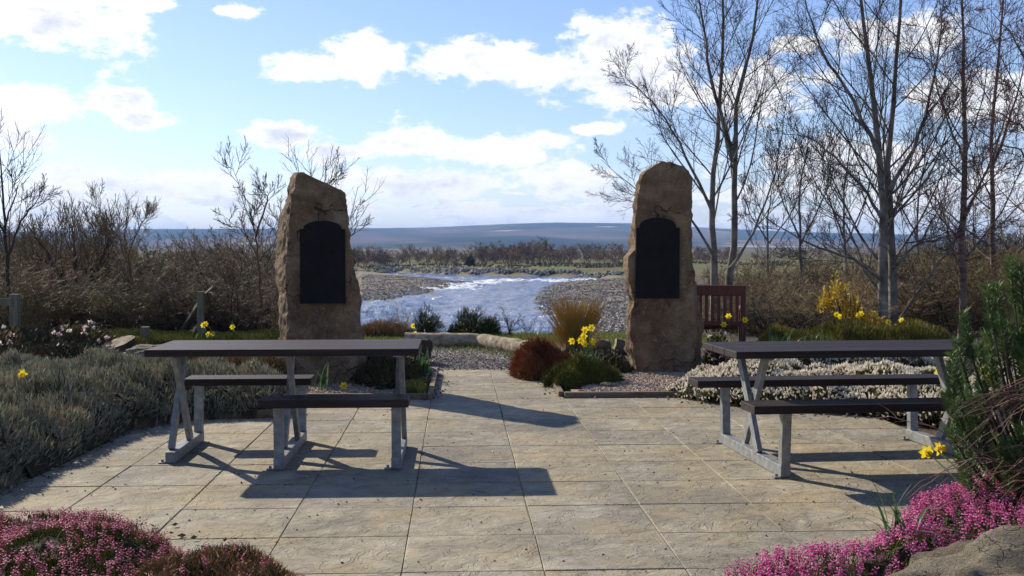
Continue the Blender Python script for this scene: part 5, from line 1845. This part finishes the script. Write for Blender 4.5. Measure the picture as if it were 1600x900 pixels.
# moss in the joints, mostly on the left
mp_ = []
for c_ in range(-5, 5):
    for r_ in range(-3, 9):
        x_, y_ = .375 + .615 * c_, 4.79 + .61 * r_
        for horiz in (0, 1):
            if rg.random() < (.5 if c_ < 0 else .10):
                a0, a1 = sorted(rg.random(2))
                m_ = int((a1 - a0) * 90)
                t = rg.uniform(a0, a1, m_) * .61
                mp_.append(np.column_stack((x_ + t, np.full(m_, y_))) if horiz else np.column_stack((np.full(m_, x_), y_ + t)))
mp_ = np.concatenate(mp_)
mp_ = mp_ + rg.normal(0, .005, mp_.shape)
x, y = mp_[:, 0] * CA - mp_[:, 1] * SA, mp_[:, 0] * SA + mp_[:, 1] * CA
n_ = len(x)
sz = rg.uniform(.003, .009, n_)
V_, F_, T_ = scatter(OCT, np.column_stack((x, y, np.full(n_, -.002))), unit(np.array((0, 0, 1.)) + rg.normal(0, .5, (n_, 3))), sz * 1.2, sz, np.clip(rg.normal(.4, .25, n_), 0, 1), rg)
tag(link('joint_moss', mesh_np('joint_moss', V_, F_, leafm('moss', [(0, (.07, .055, .028)), (.5, (.15, .12, .04)), (1, (.24, .19, .05))], 0, .95), T_)), 'brown and yellowish moss growing in the joints between slabs', 'moss', kind='stuff')
# moss and leaf litter along the bed edges
pl_ = []
for poly in (BEDS['grey'], BEDS['white'], BEDS['pink_right'], BEDS['pink_left'], BEDS['right_stone'], BEDS['left_stone']):
    po = np.array(poly)
    seg = np.linalg.norm(np.diff(np.vstack([po, po[:1]]), axis=0), axis=1)
    for i in range(len(po)):
        m_ = int(seg[i] * 70)
        t = rg.random((m_, 1))
        pl_.append(po[i] * (1 - t) + po[(i + 1) % len(po)] * t + rg.normal(0, .09, (m_, 2)))
pl_ = np.concatenate(pl_)
n_ = len(pl_)
V_, F_, T_ = scatter(LFL, np.column_stack((pl_, rg.uniform(.006, .02, n_))), unit(rg.normal(size=(n_, 3)) * np.array((1, 1, .25))), rg.uniform(.015, .05, n_), rg.uniform(.004, .012, n_), np.clip(rg.normal(.4, .2, n_), 0, 1), rg)
tag(link('leaf_litter', mesh_np('leaf_litter', V_, F_, MT['litter'], T_)), 'dry brown leaf litter along the edges of the beds', 'litter', kind='stuff')

# small stones of the gravel path and gravel beds
pl_ = []
for poly, z, n_ in (([(-1.0, 12.75), (.5, 12.75), (.85, 14.2), (-.1, 15.6), (-1.25, 15.6), (-1.2, 14)], .002, 5200), ([(-2.3, 10.32), (-.85, 10.32), (-.95, 12.2), (-2.4, 12.2)], .02, 4200), ([(.6, 10.5), (1.62, 10.5), (1.9, 11.2), (1.9, 12.2), (1.0, 12.2), (.85, 11.3)], .045, 5200)):
    po = np.array(poly)
    x = rg.uniform(po[:, 0].min(), po[:, 0].max(), n_ * 2); y = rg.uniform(po[:, 1].min(), po[:, 1].max(), n_ * 2)
    ok = inside(po, x, y)
    pl_.append(np.column_stack((x, y, np.full(len(x), z)))[ok][:n_])
for nm, P_, mat_, lab in (('path_gravel', pl_[0], MT['pebble'], 'loose grey gravel between the slab path and the logs'), ('bed_gravel', np.concatenate(pl_[1:]), MT['straw'], None)):
    n_ = len(P_)
    sz = rg.uniform(.006, .018, n_)
    V_, F_, T_ = scatter(OCT, P_, unit(np.array((0, 0, 1.)) + rg.normal(0, .3, (n_, 3))), sz, sz, rg.random(n_), rg)
    if nm == 'bed_gravel':
        mat_ = leafm('tan_pebbles', [(0, (.18, .12, .08)), (.5, (.36, .26, .19)), (1, (.56, .46, .37))], 0, .85)
    tag(link(nm, mesh_np(nm, V_, F_, mat_, T_)), lab or 'tan pea gravel round the feet of the standing stones', 'gravel', kind='stuff')

# ------------------------------------------------------------------ haze
hb = MB()
hb.box(-9000, 9000, -300, 9200, -12, 150)
hz_ = hb.build('haze', None)
hmz = bpy.data.materials.new('haze_air')
hmz.use_nodes = True
k = NT(hmz.node_tree)
pvn = k.n('ShaderNodeVolumePrincipled')
pvn.inputs['Color'].default_value = (.36, .58, 1.0, 1)
pvn.inputs['Density'].default_value = 1.45e-4
pvn.inputs['Anisotropy'].default_value = .1
o = k.n('ShaderNodeOutputMaterial')
k.link(pvn.outputs[0], o.inputs['Volume'])
hz_.data.materials.append(hmz)
tag(hz_, 'thin blue haze in the air over the valley', 'haze', kind='stuff')
